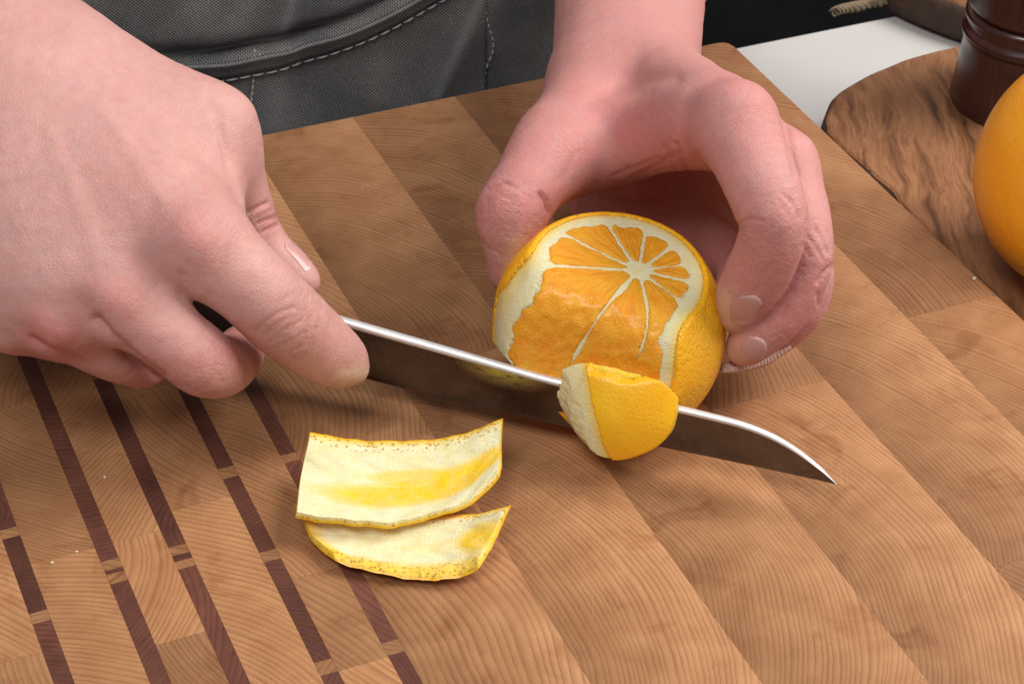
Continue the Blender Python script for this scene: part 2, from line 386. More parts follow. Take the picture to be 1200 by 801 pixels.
def nets(fld, d):
    s = d < 0; c = np.zeros(tuple(np.array(d.shape) - 1), np.int8)
    offs = [(i, j, k) for i in (0, 1) for j in (0, 1) for k in (0, 1)]
    shp = c.shape
    for o in offs: c += s[o[0]:o[0] + shp[0], o[1]:o[1] + shp[1], o[2]:o[2] + shp[2]]
    I = np.argwhere((c > 0) & (c < 8)); idx = np.full(shp, -1, np.int32); idx[I[:, 0], I[:, 1], I[:, 2]] = np.arange(len(I))
    val = {o: d[I[:, 0] + o[0], I[:, 1] + o[1], I[:, 2] + o[2]] for o in offs}
    acc = np.zeros((len(I), 3)); cnt = np.zeros(len(I))
    for o in offs:
        for a in range(3):
            if o[a]: continue
            o2 = list(o); o2[a] = 1; o2 = tuple(o2); v0, v1 = val[o], val[o2]
            mk = (v0 < 0) != (v1 < 0); t = np.where(mk, v0 / np.where(mk, v0 - v1, 1), 0)
            p = np.tile(np.array(o, float), (len(I), 1)); p[:, a] += t
            acc += p * mk[:, None]; cnt += mk
    V = fld.lo + fld.h * (I + acc / cnt[:, None]); Fs = []
    for a in range(3):
        b, c_ = (a + 1) % 3, (a + 2) % 3
        lo = [slice(None)] * 3; hi = [slice(None)] * 3; lo[a] = slice(0, -1); hi[a] = slice(1, None)
        e = np.argwhere(s[tuple(lo)] != s[tuple(hi)])
        ok = (e[:, b] > 0) & (e[:, c_] > 0) & (e[:, b] < d.shape[b] - 1) & (e[:, c_] < d.shape[c_] - 1); e = e[ok]
        ins = s[tuple(lo)][e[:, 0], e[:, 1], e[:, 2]]
        def cell(db, dc):
            q = e.copy(); q[:, b] += db; q[:, c_] += dc; return idx[q[:, 0], q[:, 1], q[:, 2]]
        q = np.stack([cell(-1, -1), cell(0, -1), cell(0, 0), cell(-1, 0)], 1)
        q[~ins] = q[~ins][:, ::-1]; Fs.append(q)
    return V, np.vstack(Fs)
def relax(V, Q, it, lam=.5):
    E_ = np.vstack([Q[:, [0, 1]], Q[:, [1, 2]], Q[:, [2, 3]], Q[:, [3, 0]]]); n = len(V)
    deg = np.bincount(E_[:, 0], minlength=n) + np.bincount(E_[:, 1], minlength=n)
    for _ in range(it):
        A = np.stack([np.bincount(E_[:, 0], V[E_[:, 1], i], n) + np.bincount(E_[:, 1], V[E_[:, 0], i], n) for i in range(3)], 1) / np.maximum(deg, 1)[:, None]
        V = V + lam * (A - V)
    return V
def normals(V, Q):
    fn = np.cross(V[Q[:, 2]] - V[Q[:, 0]], V[Q[:, 3]] - V[Q[:, 1]]); N = np.zeros_like(V)
    for j in range(4):
        for i in range(3): N[:, i] += np.bincount(Q[:, j], fn[:, i], len(V))
    return N / (np.linalg.norm(N, axis=1)[:, None] + 1e-9)
def addattr(me, name, arr, typ='FLOAT'):
    a = me.attributes.new(name, typ, 'POINT'); a.data.foreach_set('value' if typ == 'FLOAT' else 'vector', np.asarray(arr, np.float32).ravel())
def wav(x, y, z, f, s=0):
    return (np.sin(f * x + 1.3 * np.sin(f * .7 * y + s)) + np.sin(f * 1.1 * y + 1.7 * np.sin(f * .6 * z + 2 * s) + s) + np.sin(f * .9 * z + 1.1 * np.sin(f * .8 * x + 3 * s))) / 3
def seg_dist(P, poly):
    best = np.full(len(P), 1e9); poly = np.asarray(poly, float)
    for a, b in zip(poly[:-1], poly[1:]):
        ab = b - a; t = np.clip(((P - a) @ ab) / (ab @ ab + 1e-9), 0, 1)
        best = np.minimum(best, np.linalg.norm(P - (a + t[:, None] * ab), axis=1))
    return best
exec_parts = []

# ------------------------------------------------------------------ setting: countertop, floor, dark cabinet
CZ = -40.0
a_, b_ = PZ(862, 54.5, CZ), PZ(1078, 11, CZ); bd = unit(b_ - a_); nb = np.array([bd[1], -bd[0], 0])   # nb points to the camera side
def box_mesh(name, c0, ex, ey, ez, bev=0):
    V = [c0 + ex * i + ey * j + ez * k for i in (0, 1) for j in (0, 1) for k in (0, 1)]
    me = mesh_py(name, V, [(0, 1, 3, 2), (4, 6, 7, 5), (0, 4, 5, 1), (2, 3, 7, 6), (0, 2, 6, 4), (1, 5, 7, 3)])
    import bmesh
    bm = bmesh.new(); bm.from_mesh(me); bmesh.ops.recalc_face_normals(bm, faces=bm.faces)
    if bev: bmesh.ops.bevel(bm, geom=bm.edges[:], offset=bev * MM, segments=2, affect='EDGES', profile=.5)
    bm.to_mesh(me); bm.free(); return me
tag(link('countertop', box_mesh('countertop', a_ - bd * 700 - np.array([0, 0, 30]), bd * 1500, nb * 900, np.array([0, 0, 30.]), 2), M_COUNTER, None, False), kind='structure')
V = [(-3000, -2000, -900), (3000, -2000, -900), (3000, 4000, -900), (-3000, 4000, -900)]
tag(link('floor', mesh_py('floor', V, [(0, 1, 2, 3)]), M_FLOOR, None, False), kind='structure')
cab = empty('cabinet', a_ - nb * 800 + np.array([0, 0, -860])); tag(cab, 'black cabinet in the dark background behind the white countertop', 'cabinet')
co = a_ - nb * 800 - bd * 600 + np.array([0, 0, -860])
link('carcass', box_mesh('carcass', co - nb * 400, bd * 1500, nb * 396, np.array([0, 0, 1100.])), M_BLACK, cab, False)
for i in range(6): link('door', box_mesh('door', co + bd * (250 * i + 3), bd * 244, nb * 18, np.array([0, 0, 1100.]), 2), M_BLACK, cab, False)

# ------------------------------------------------------------------ end-grain cutting board, block by block
board = empty('cutting_board', UV(0, 0, CZ)); tag(board, 'large end grain maple cutting board with dark walnut strips', 'cutting board')
VF, VN = -6.0, 392.0; TH = 40.0
board.rotation_euler = (0, 0, math.atan2(EV[1], EV[0]))
bw = parent_world(board)
import bmesh
def block(u0_, u1_, v0_, v1_, mat, name, tone, rx, ry, corner=False):
    g = .03
    c = UV((u0_ + u1_) / 2, (v0_ + v1_) / 2, -TH / 2); du = (u1_ - u0_) / 2 - g; dv = (v1_ - v0_) / 2 - g; hz = TH / 2
    # local x runs along the strips (EV), local y across them
    if corner: poly = [(-dv, du), (dv, du), (dv, -du), (-dv + 6, -du), (-dv + 2.2, -du + 1.0), (-dv + .4, -du + 3.2), (-dv, -du + 6.5)]
    else: poly = [(-dv, du), (dv, du), (dv, -du), (-dv, -du)]
    sgn = -1 if (EV[0] * EU[1] - EV[1] * EU[0]) < 0 else 1
    pts = [(x, y * sgn) for x, y in poly]; n = len(pts)
    e0 = VF + .5 >= v0_; 
    V = [(x, y, -hz) for x, y in pts] + [(x, y, hz) for x, y in pts]
    Fc = [tuple(range(n)), tuple(range(n, 2 * n))[::-1]] + [(i, i + n, (i + 1) % n + n, (i + 1) % n) for i in range(n)]
    me = mesh_py(name, V, Fc); bm = bmesh.new(); bm.from_mesh(me); bmesh.ops.recalc_face_normals(bm, faces=bm.faces)
    rim = []
    for e in bm.edges:
        if all(abs(vt.co.z - hz * MM) < 1e-6 for vt in e.verts):
            mx = sum((vt.co.x for vt in e.verts)) / 2 / MM; my = sum((vt.co.y for vt in e.verts)) / 2 / MM * sgn
            if (v0_ <= VF + .1 and mx < -dv + 5 and (abs(mx + dv) < .01 or corner and my < -du + 8)) or (u0_ <= .1 and abs(my + du) < .01): rim.append(e)
    if rim: bmesh.ops.bevel(bm, geom=rim, offset=1.0 * MM, segments=3, affect='EDGES', profile=.5)
    bm.to_mesh(me); bm.free()
    o = bpy.data.objects.new(name, me); COL.objects.link(o); me.materials.append(mat); o.parent = board
    o.location = bw.inverted() @ Vector(c * MM)
    o['ring_x'] = float(rx); o['ring_y'] = float(ry); o['tone'] = float(tone); o['seed'] = random.random(); o['grade'] = 1.0 if u1_ - u0_ > 30 else .25
    return o
R = random.Random(11)
wide = [(0, 35.4), (35.4, 77.5), (77.5, 119.2), (119.2, 160.7), (160.7, 203.1), (203.1, 244.5)]
wcut = [[186], [118, 300], [205], [88, 330], [150], [182]]
wr = {(0, 0): (85, -85, .86), (0, 1): (-10, -100, 1.04), (1, 0): (70, -90, .92), (1, 1): (52, -105, .97), (1, 2): (0, -90, 1.0), (2, 0): (60, -100, .88), (2, 1): (-25, -110, 1.04),
      (3, 0): (70, -80, .9), (3, 1): (50, -95, 1.0), (3, 2): (-10, -100, 1.0), (4, 0): (62, -70, .84), (4, 1): (-5, -105, 1.05), (5, 0): (55, -85, .95), (5, 1): (-20, -90, .98)}
for i, ((u0_, u1_), cuts) in enumerate(zip(wide, wcut)):
    vs = [VF] + cuts + [VN]
    for j in range(len(vs) - 1):
        rx, ry, tn = wr.get((i, j), (R.uniform(-150, 150), R.uniform(-150, 150), 1))
        block(u0_, u1_, vs[j], vs[j + 1], M_MAPLE, 'wood_block', tn, rx, ry, i == 0 and j == 0)
def strip(u0_, u1_, cuts):      # cuts: (v0, v1, dark?)
    for v0_, v1_, dk in cuts:
        if dk: block(u0_, u1_, v0_, v1_, M_DARK, 'walnut_strip', R.uniform(.75, 1.35), R.uniform(-60, 60), R.uniform(-60, 60))
        else: block(u0_, u1_, v0_, v1_, M_MAPLE, 'maple_spacer', R.uniform(.75, .9), R.uniform(-60, 60), R.uniform(-60, 60))
def dashes(marks, v0=VF, v1=VN):
    out = []; p = v0
    for a, b in marks: out += [(p, a, 1), (a, b, 0)]; p = b
    return out + [(p, v1, 1)]
strip(244.5, 249.4, dashes([(38, 42.5), (84, 88), (130.5, 134.6), (175, 178.9), (261.7, 266.8), (345, 349)]))
strip(263.7, 268.7, dashes([(38, 42.5), (128, 132), (174, 179), (214.1, 218.5), (261.7, 266.9), (345, 349)]))
strip(286.8, 292.0, dashes([(38, 42), (78, 82), (113, 117), (202.1, 206), (208.6, 212.1), (300, 304)]))
strip(306.1, 311.3, dashes([(38, 42), (78, 82), (200.6, 204.7), (206.4, 210.7), (300, 304)]))
strip(329.8, 334.9, dashes([(38, 42), (130, 134), (176.4, 180.6), (213.7, 218.1), (262, 266)]))
strip(349.2, 354.2, dashes([(38, 42), (130, 134), (176.4, 180.6), (213.7, 218.1), (262, 266)]))
for (u0_, u1_, cuts, tones) in [(249.4, 263.7, [70, 140, 228.4, 267, 320], [.9, .95, .98, .86, 1.22, 1]), (268.7, 286.8, [60, 130, 187, 330], [.9, .95, .92, 1.12, 1]),
                               (292.0, 306.1, [30, 108.4, 151, 193.9, 238.8, 300], [.9, .85, 1.1, 1.08, 1.16, .78, 1]), (311.3, 329.8, [40, 120, 194, 300], [.9, .9, .92, 1.04, 1]),
                               (334.9, 349.2, [60, 150, 229.5, 300], [.9, 1, 1.12, .92, 1]), (354.2, 395, [186], [1, .95]), (395, 436, [150], [.95, 1])]:
    vs = [VF] + cuts + [VN]
    for j in range(len(vs) - 1):
        block(u0_, u1_, vs[j], vs[j + 1], M_MAPLE, 'wood_block', tones[j], R.choice((-1, 1)) * R.uniform(20, 120), R.choice((-1, 1)) * R.uniform(50, 110))
for i, (px, py, r) in enumerate([(123, 559, .55), (90, 646, .45), (61, 659, .5), (1141, 327, .9)]):
    c = PZ(px, py, 0); c[2] = r * .55; k = 8
    rr = [r * .55 * np.array([math.cos(t), math.sin(t)]) for t in np.linspace(0, 6.283, k, endpoint=False)]
    rings = []
    for z, s_ in ((-.55, .6), (-.2, 1.6), (.3, 1.3), (.6, .5)):
        rings.append([c + np.array([v[0] * s_ * (1 + .5 * math.sin(5 * j + i)), v[1] * s_ * (1 + .3 * math.cos(3 * j + i)), z * r]) for j, v in enumerate(rr)])
    tag(link('pith_crumb', loft('pith_crumb', rings), M_CRUMB), ['tiny pale crumb on the maple block left of the knife hand strips, uppermost of three', 'tiny pale crumb near the lower left corner, right one of a pair', 'tiny pale crumb near the lower left corner, left one of a pair', 'pale crumb near the right edge of the cutting board'][i], 'crumb')

# ------------------------------------------------------------------ live-edge serving board, far board, mill, whole orange
TZ = -20.0
pts = [(966, 152, TZ), (965, 138, TZ), (972, 118, TZ), (992, 98, TZ), (1022, 83, TZ), (1052, 69, TZ), (1085, 60, TZ), (1118, 52, TZ), (1180, 38, TZ), (1260, 25, TZ), (1400, 60, TZ), (1450, 160, TZ), (1460, 330, TZ), (1400, 470, TZ), (1290, 452, TZ), (1215, 388, TZ), (1160, 337, TZ), (1100, 282, TZ), (1062, 246, TZ), (1040, 220, TZ), (1012, 197, TZ), (986, 172, TZ)]
top = catmull([PZ(*p) for p in pts + pts[:1]], 160)[:-1]
top = top + np.array([[.35 * math.sin(i * .61) + .3 * math.sin(i * .23), .35 * math.cos(i * .43), 0] for i in range(len(top))])
cen = top.mean(0)
def ringo(off, z): 
    t = []
    for p in top:
        d = unit((p - cen) * np.array([1, 1, 0])); t.append(np.array([p[0], p[1], 0]) + d * off + np.array([0, 0, z]))
    return t
sb = empty('serving_board', (cen[0], cen[1], CZ)); tag(sb, 'brown live edge wooden serving board under the pepper mill', 'wooden board')
me = loft('top', [ringo(-1.2, TZ - 3), ringo(-1.2, TZ - .8), ringo(-2.4, TZ)]); link('plank', me, M_SLAB, sb, False)
me = loft('bark', [ringo(-3, CZ + .2), ringo(.6, CZ + 3), ringo(1.6, CZ + 9), ringo(.3, TZ - 3), ringo(-1.0, TZ - 1.2)]); link('bark_edge', me, M_BARK, sb)
kn = PZ(1020, 207, TZ - 3)
tb = catmull([kn + np.array([-3, 2, 0]), kn, kn + np.array([4, -4, .2])], 8)
link('bark_notch', tube_mesh('bark_notch', tb, [.6, 1.8, 2.6, 3., 2.6, 2., 1.2, .5], 8), M_BARK, sb)
# far round board with rope loop
c2 = PZ(1276, -112, TZ); e2 = PZ(1106, -1, TZ); rad2 = np.linalg.norm((c2 - e2)[:2])
fb = empty('round_board', (c2[0], c2[1], CZ)); tag(fb, 'dark rimmed wooden board at the back of the countertop', 'wooden board')
link('plank', lathe('plank', [(rad2 - 3, 2), (rad2 - 3, 17), (rad2 - 4.5, 18.6), (.01, 19)], (c2[0], c2[1], CZ + .1), 96), M_SLAB, fb, False)
link('bark_edge', lathe('bark_edge', [(rad2 - 6, 0), (rad2 - 1, 3), (rad2, 9), (rad2 - 1.5, 16), (rad2 - 3.2, 17.6)], (c2[0], c2[1], CZ + .15), 96), M_BARK, fb)
rp = catmull([PZ(*p) for p in [(1090, 2, CZ + 6), (1068, 2, CZ + 7), (1048, 9, CZ + 6), (1030, 12, CZ + 4), (1012, 17, CZ + 2.6), (996, 19.5, CZ + 2.5), (985, 23, CZ + 2.2)]], 60)
rp = rp - nb * 6 + np.array([0, 0, 1.])
strands = empty('rope', rp[-1]); tag(strands, 'frayed jute rope end lying behind the white countertop edge', 'rope')
for k in range(3):
    Q = np.array([p + 1.5 * np.array([math.cos(i * .55 + k * 2.094), 0, math.sin(i * .55 + k * 2.094)]) * (1 if i < 45 else 1 + (i - 45) * .03) for i, p in enumerate(rp)])
    link('strand', tube_mesh('strand', Q, [1.6] * 42 + [1.6 - .07 * i for i in range(18)], 7), M_ROPE, strands)
# pepper mill
mc = PZ(1193, 118, TZ); mc[2] = TZ
mill = empty('pepper_mill', mc); tag(mill, 'dark reddish brown turned wooden pepper mill behind the whole orange', 'pepper mill')
link('base', lathe('base', [(25, .1), (27.2, .6), (27.6, 2), (26.8, 12), (25.8, 24), (25.4, 29), (25.6, 29.6)], mc, 96), M_MILL, mill)
link('collar', lathe('collar', [(23, 29.4), (26.4, 30.2), (27.0, 32), (26.6, 33.6), (25.4, 34.6), (25.2, 36.4), (26.2, 38), (26.4, 40), (25.4, 41.6), (23, 42)], mc, 96), M_MILL, mill)
link('body', lathe('body', [(22, 41.5), (25.4, 42.6), (25.9, 45), (25.6, 60), (22.5, 85), (19, 105), (17.5, 120), (19, 132), (22.5, 145), (21, 160), (14, 168), (3, 171), (.01, 171)], mc, 96), M_MILL, mill)
# whole orange
oc = PZ(1293, 204, 24.0); Rw = 150 * depth(oc) / F; oc = PZ(1293, 204, TZ + Rw)
whole = empty('whole_orange', (oc[0], oc[1], TZ)); tag(whole, 'whole unpeeled orange on the serving board at the right edge', 'orange')
th = np.linspace(0, math.pi, 80); rings = []
for t in th:
    rr = Rw * (1 - .012 * math.cos(t) ** 6)
    rings.append([oc + np.array([rr * math.sin(t) * math.cos(p), rr * math.sin(t) * math.sin(p), rr * math.cos(t)]) * (1 + .006 * math.sin(3 * p + 2 * t)) for p in np.linspace(0, 2 * math.pi, 120, endpoint=False)])
link('rind', loft('rind', rings), M_RIND2, whole)
sp = oc + Rw * unit(np.array([-.45, -.2, .88])) 
link('stem_scar', lathe('stem_scar', [(2.4, -1.2), (2.6, -.2), (1.6, .25), (.01, .1)], oc + np.array([0, 0, Rw * .988]), 16), M_BARK, whole)

# ------------------------------------------------------------------ the orange being peeled
OR = 36.0; oz = 29.0
OC = PZ(712, 385, oz)
kdir = unit([.945, -.325, 0]); kn_ = np.array([kdir[1], -kdir[0], 0])          # outward normal of the blade face (front left)
if kn_[1] > 0: kn_ = -kn_
FD = 24.2                                                                      # depth of the side cut from the centre
ntop = unit([.10, -.13, .98]); TD = 23.6
axis = unit(ntop * 23.6 + np.array([6.2, 1.5, 0]))
ax1 = unit(np.cross(axis, [0, 1, 0])); ax2 = np.cross(axis, ax1)
of = Fld(OC - 39, OC + 39, .5)
X, Y_, Z_ = of.xyz(); x, y, z = X - OC[0], Y_ - OC[1], Z_ - OC[2]
rr = np.sqrt(x * x + y * y + z * z * .97)
wob = wav(x, y, z, .09) * .7
ball = rr + wob
topc = x * ntop[0] + y * ntop[1] + z * ntop[2] - TD + .25 * wav(x, y, z, .25, 1)
facec = x * kn_[0] + y * kn_[1] + (z + 6) * .20 - FD + .35 * wav(x, y, z, .2, 2)
lowkeep = (-18 - z)                                                            # the side cut stops above the lower part of the peel
face_cut = facec
# a second, shallower pass on the left that only took the rind off
nl = unit(np.array(kn_) * .66 + np.array([-.80, .0, .10])); leftc = x * nl[0] + y * nl[1] + z * nl[2] - 32.3 + .15 * wav(x, y, z, .2, 4)
botc = np.maximum(-z - oz + .05, x * -.70 + y * -.40 + z * -.59 - 28.0)
for nn_, dd_ in (((-.985, -.13, .10), 33.3), ((-.74, -.32, .59), 33.0)):
    nn_ = unit(nn_); leftc = smax(leftc, x * nn_[0] + y * nn_[1] + z * nn_[2] - dd_ + .2 * wav(x, y, z, .3, dd_), 3)
cut = np.maximum(smax(smax(topc, face_cut, 11), leftc, 3), botc)
segs = []; bounds = np.cumsum([0, 40, 36, 33, 31, 32, 32, 32, 34, 34, 56]) / 360 * 2 * math.pi + math.atan2(kn_ @ ax2, kn_ @ ax1) - .20
px_ = x * ax1[0] + y * ax1[1] + z * ax1[2]; py_ = x * ax2[0] + y * ax2[1] + z * ax2[2]; ph_ = x * axis[0] + y * axis[1] + z * axis[2]
rag = .8 * wav(x, y, z, .7, 3) + .35 * wav(x, y, z, 1.7, 6)
corer = np.sqrt(px_ ** 2 + py_ ** 2)
orange = empty('peeled_orange', (OC[0], OC[1], 0)); tag(orange, 'half peeled orange held on the board with its flesh cut open', 'orange')
segu = np.full(ball.shape, 40., np.float32)
flesh_r = rr + wob * .5 - (OR - 4.3) + rag * .9
for i in range(len(bounds) - 1):
    t0, t1 = bounds[i], bounds[i + 1]
    fade = .95 * np.clip((15 - ph_) / 7, 0, 1)
    o0 = .36 + .75 * wav(x, y, z, .42, 9) - .25 * np.clip((14 - ph_) / 6, 0, 1) if i == 0 else .42 - fade
    o1 = .36 + .75 * wav(x, y, z, .42, 9) - .25 * np.clip((14 - ph_) / 6, 0, 1) if i == len(bounds) - 2 else .42 - fade
    d0 = -(px_ * -math.sin(t0) + py_ * math.cos(t0)) + o0 + .25 * wav(x, y, z, .35, i); d1 = (px_ * -math.sin(t1) + py_ * math.cos(t1)) + o1 + .25 * wav(x, y, z, .35, i + 1)
    seg = smax(smax(d0, d1, 1.6), flesh_r, 2.0)
    seg = smax(seg, (3.4 + 1.1 * math.sin(i * 2.1)) - corer + .5 * wav(x, y, z, .5, i), 1.5).astype(np.float32)
    segu = np.minimum(segu, seg)
    body = np.maximum(seg, cut - .22 - .18 * wav(x, y, z, 1.1, i))
    if (body < 0).sum() < 30: continue
    V, Q = nets(of, body); V = relax(V, Q, 1, .4)
    me = mesh_np('segment', V, Q)
    rel = V - OC; a = rel @ ax1; b = rel @ ax2; h = rel @ axis; q = np.hypot(a, b); ang = np.arctan2(b, a)
    addattr(me, 'radial', np.stack([ang * 15, q, h], 1), 'FLOAT_VECTOR')
    link('flesh_segment', me, M_FLESH, orange)
pith = np.maximum(np.maximum(ball - (OR - 1.3), cut + .05 * wav(x, y, z, .8)), -(segu + .22))
V, Q = nets(of, pith.astype(np.float32)); V = relax(V, Q, 1, .4); me = mesh_np('pith', V, Q)
rel = V - OC; rq = np.linalg.norm(rel, axis=1)
addattr(me, 'yellow', np.clip((rq - (OR - 2.8)) / 1.6, 0, 1) * .75); addattr(me, 'oil', np.zeros(len(V)))
link('pith', me, M_PITH, orange)
rind = np.maximum(np.maximum(ball - OR, (OR - 1.3) - ball), cut)
V, Q = nets(of, rind.astype(np.float32)); V = relax(V, Q, 1, .4); link('rind', mesh_np('rind', V, Q), M_RIND, orange)

# the strip of peel still hanging on, folded over the knife
KP = OC + kn_ * (FD + .9)                                                      # a point in the blade plane
fa = kdir; fn = unit(kn_ + np.array([.10, 0, .34])); fb_ = np.cross(fn, fa); fb_ = fb_ if fb_[2] > 0 else -fb_
fcen = PY(724, 485, (KP + kn_ * 10)[1] - 1)
FRr = 38.0; fs = fcen - fn * (FRr - 4.5)
ff = Fld(fcen - 24, fcen + 24, .4)
X, Y_, Z_ = ff.xyz(); x, y, z = X - fcen[0], Y_ - fcen[1], Z_ - fcen[2]
A_ = x * fa[0] + y * fa[1] + z * fa[2]; B_ = x * fb_[0] + y * fb_[1] + z * fb_[2]; N_ = x * fn[0] + y * fn[1] + z * fn[2]
sx, sy, sz = X - fs[0], Y_ - fs[1], Z_ - fs[2]; rr = np.sqrt(sx * sx + sy * sy + sz * sz) + .25 * wav(x, y, z, .35)
rg = .55 * wav(x, y, z, .6, 2) + .3 * wav(x, y, z, 1.9, 5) + .25 * wav(x * .3, y * .3, z * 2.2, 2.0, 1)
left = -(A_ + .30 * B_ - 1.15 * N_ + 12.5) * .7 + rg * .8; right = (A_ - .12 * B_ - 16.5 + .010 * B_ * B_)
upper = (B_ - .04 * A_ + .95 * N_ - 13.2) * .75 + .6 * rg; lower = -(B_ + 14.0 - .030 * (A_ + 2) ** 2)
prof = smax(smax(left, lower, 5), smax(right, upper, 1.5), 3)
blade_side = -((X - KP[0]) * kn_[0] + (Y_ - KP[1]) * kn_[1]) + 1.4
zz = -(Z_ - .6)
prof = np.maximum(np.maximum(prof, blade_side), zz)
flap = empty('peel_flap', fcen); flap.parent = orange; flap.matrix_parent_inverse = parent_world(orange).inverted()
tag(flap, 'strip of peel still attached, folded over the knife blade')
d = np.maximum(np.maximum(rr - FRr, FRr - 1.6 - rr), np.maximum(prof + .1, -(A_ + .42 * B_ + 5.8 + .9 * rg)))
V, Q = nets(ff, d.astype(np.float32)); V = relax(V, Q, 1, .4); link('rind', mesh_np('rind', V, Q), M_RINDB, flap)
d = np.maximum(np.maximum(rr - (FRr - 1.55), FRr - 9.5 - rr), prof)
V, Q = nets(ff, d.astype(np.float32)); V = relax(V, Q, 1, .4); me = mesh_np('pith', V, Q)
rq = np.linalg.norm(V - fs, axis=1); addattr(me, 'yellow', np.clip(1 + ((V - fcen) @ fa + .42 * ((V - fcen) @ fb_) + 5.8) / 3.5, 0, 1) * np.clip((rq - (FRr - 4.)) / 2, 0, 1) * .9 + .12); addattr(me, 'oil', np.zeros(len(V))); link('pith', me, M_PITH, flap)

# ------------------------------------------------------------------ knife
knife = empty('kitchen_knife', KP); tag(knife, 'steel kitchen knife slicing under the peel of the orange', 'knife')
def blade_pt(px, py):       # point of the blade plane seen at a pixel
    d = ray(px, py); t = ((KP - CP) @ kn_) / (d @ kn_); return CP + d * t
sp_px = [(330, 349), (395, 369.5), (480, 394), (560, 417), (640, 440), (720, 459), (790, 474), (830, 483.5), (870, 494), (905, 508), (935, 526), (960, 546), (981, 567)]
ed_px = [(330, 418), (395, 434), (480, 456), (560, 475), (640, 494), (720, 511), (790, 526), (830, 534), (870, 542.5), (905, 550), (935, 556.5), (960, 562), (982, 567.4)]
SPn = catmull([blade_pt(*p) for p in sp_px], 90); EDn = catmull([blade_pt(*p) for p in ed_px], 90)
rings = []; srings = []
for i in range(90):
    a, b = SPn[i], EDn[i]; t = i / 89; th_ = 1.75 * (1 - .45 * t) * min(1, (1 - t) * 9 + .12); dn = b - a
    L = np.linalg.norm(dn)
    fr = .088 * (1 - .7 * max(0, (t - .86) / .14)); prof = [(fr * .78, .80), (fr * 1.01, 1.0), (.55, .72), (.90, .30), (1.0, .03)]
    ring = [a + dn * s + kn_ * th_ * w_ for s, w_ in prof] + [a + dn * s - kn_ * th_ * w_ for s, w_ in prof[::-1]]
    rings.append(ring)
    up = -dn / L
    srings.append([a + dn * fr + kn_ * th_ * 1.0, a + dn * fr * .5 + kn_ * th_ * .80, a + kn_ * th_ * .40, a - kn_ * th_ * .40, a + dn * fr * .5 - kn_ * th_ * .80, a + dn * fr - kn_ * th_ * 1.0])
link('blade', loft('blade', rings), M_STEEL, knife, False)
link('spine', loft('spine', srings), M_SPINE, knife)
h0, h1 = (SPn[0] + EDn[0]) / 2, None
hd = unit(SPn[0] - SPn[40]); hd = unit(hd * np.array([1, 1, .25])); hu = np.array([0, 0, 1.]); rings = []
for s_, hh, ww in [(-2, 9, 4), (0, 10.2, 6), (6, 10.4, 6.8), (25, 10, 7), (60, 10.5, 7.4), (90, 11.5, 7.4), (108, 12, 7), (113, 10.5, 5.5), (115, 8, 4)]:
    c = h0 + hd * (s_ - 6) + np.array([0, 0, 1.0])
    rings.append([c + hu * hh * math.copysign(abs(math.sin(a)) ** .7, math.sin(a)) + kn_ * ww * math.copysign(abs(math.cos(a)) ** .7, math.cos(a)) for a in np.linspace(0, 2 * math.pi, 28, endpoint=False)])
hnd = link('handle', loft('handle', rings), M_HANDLE, knife)
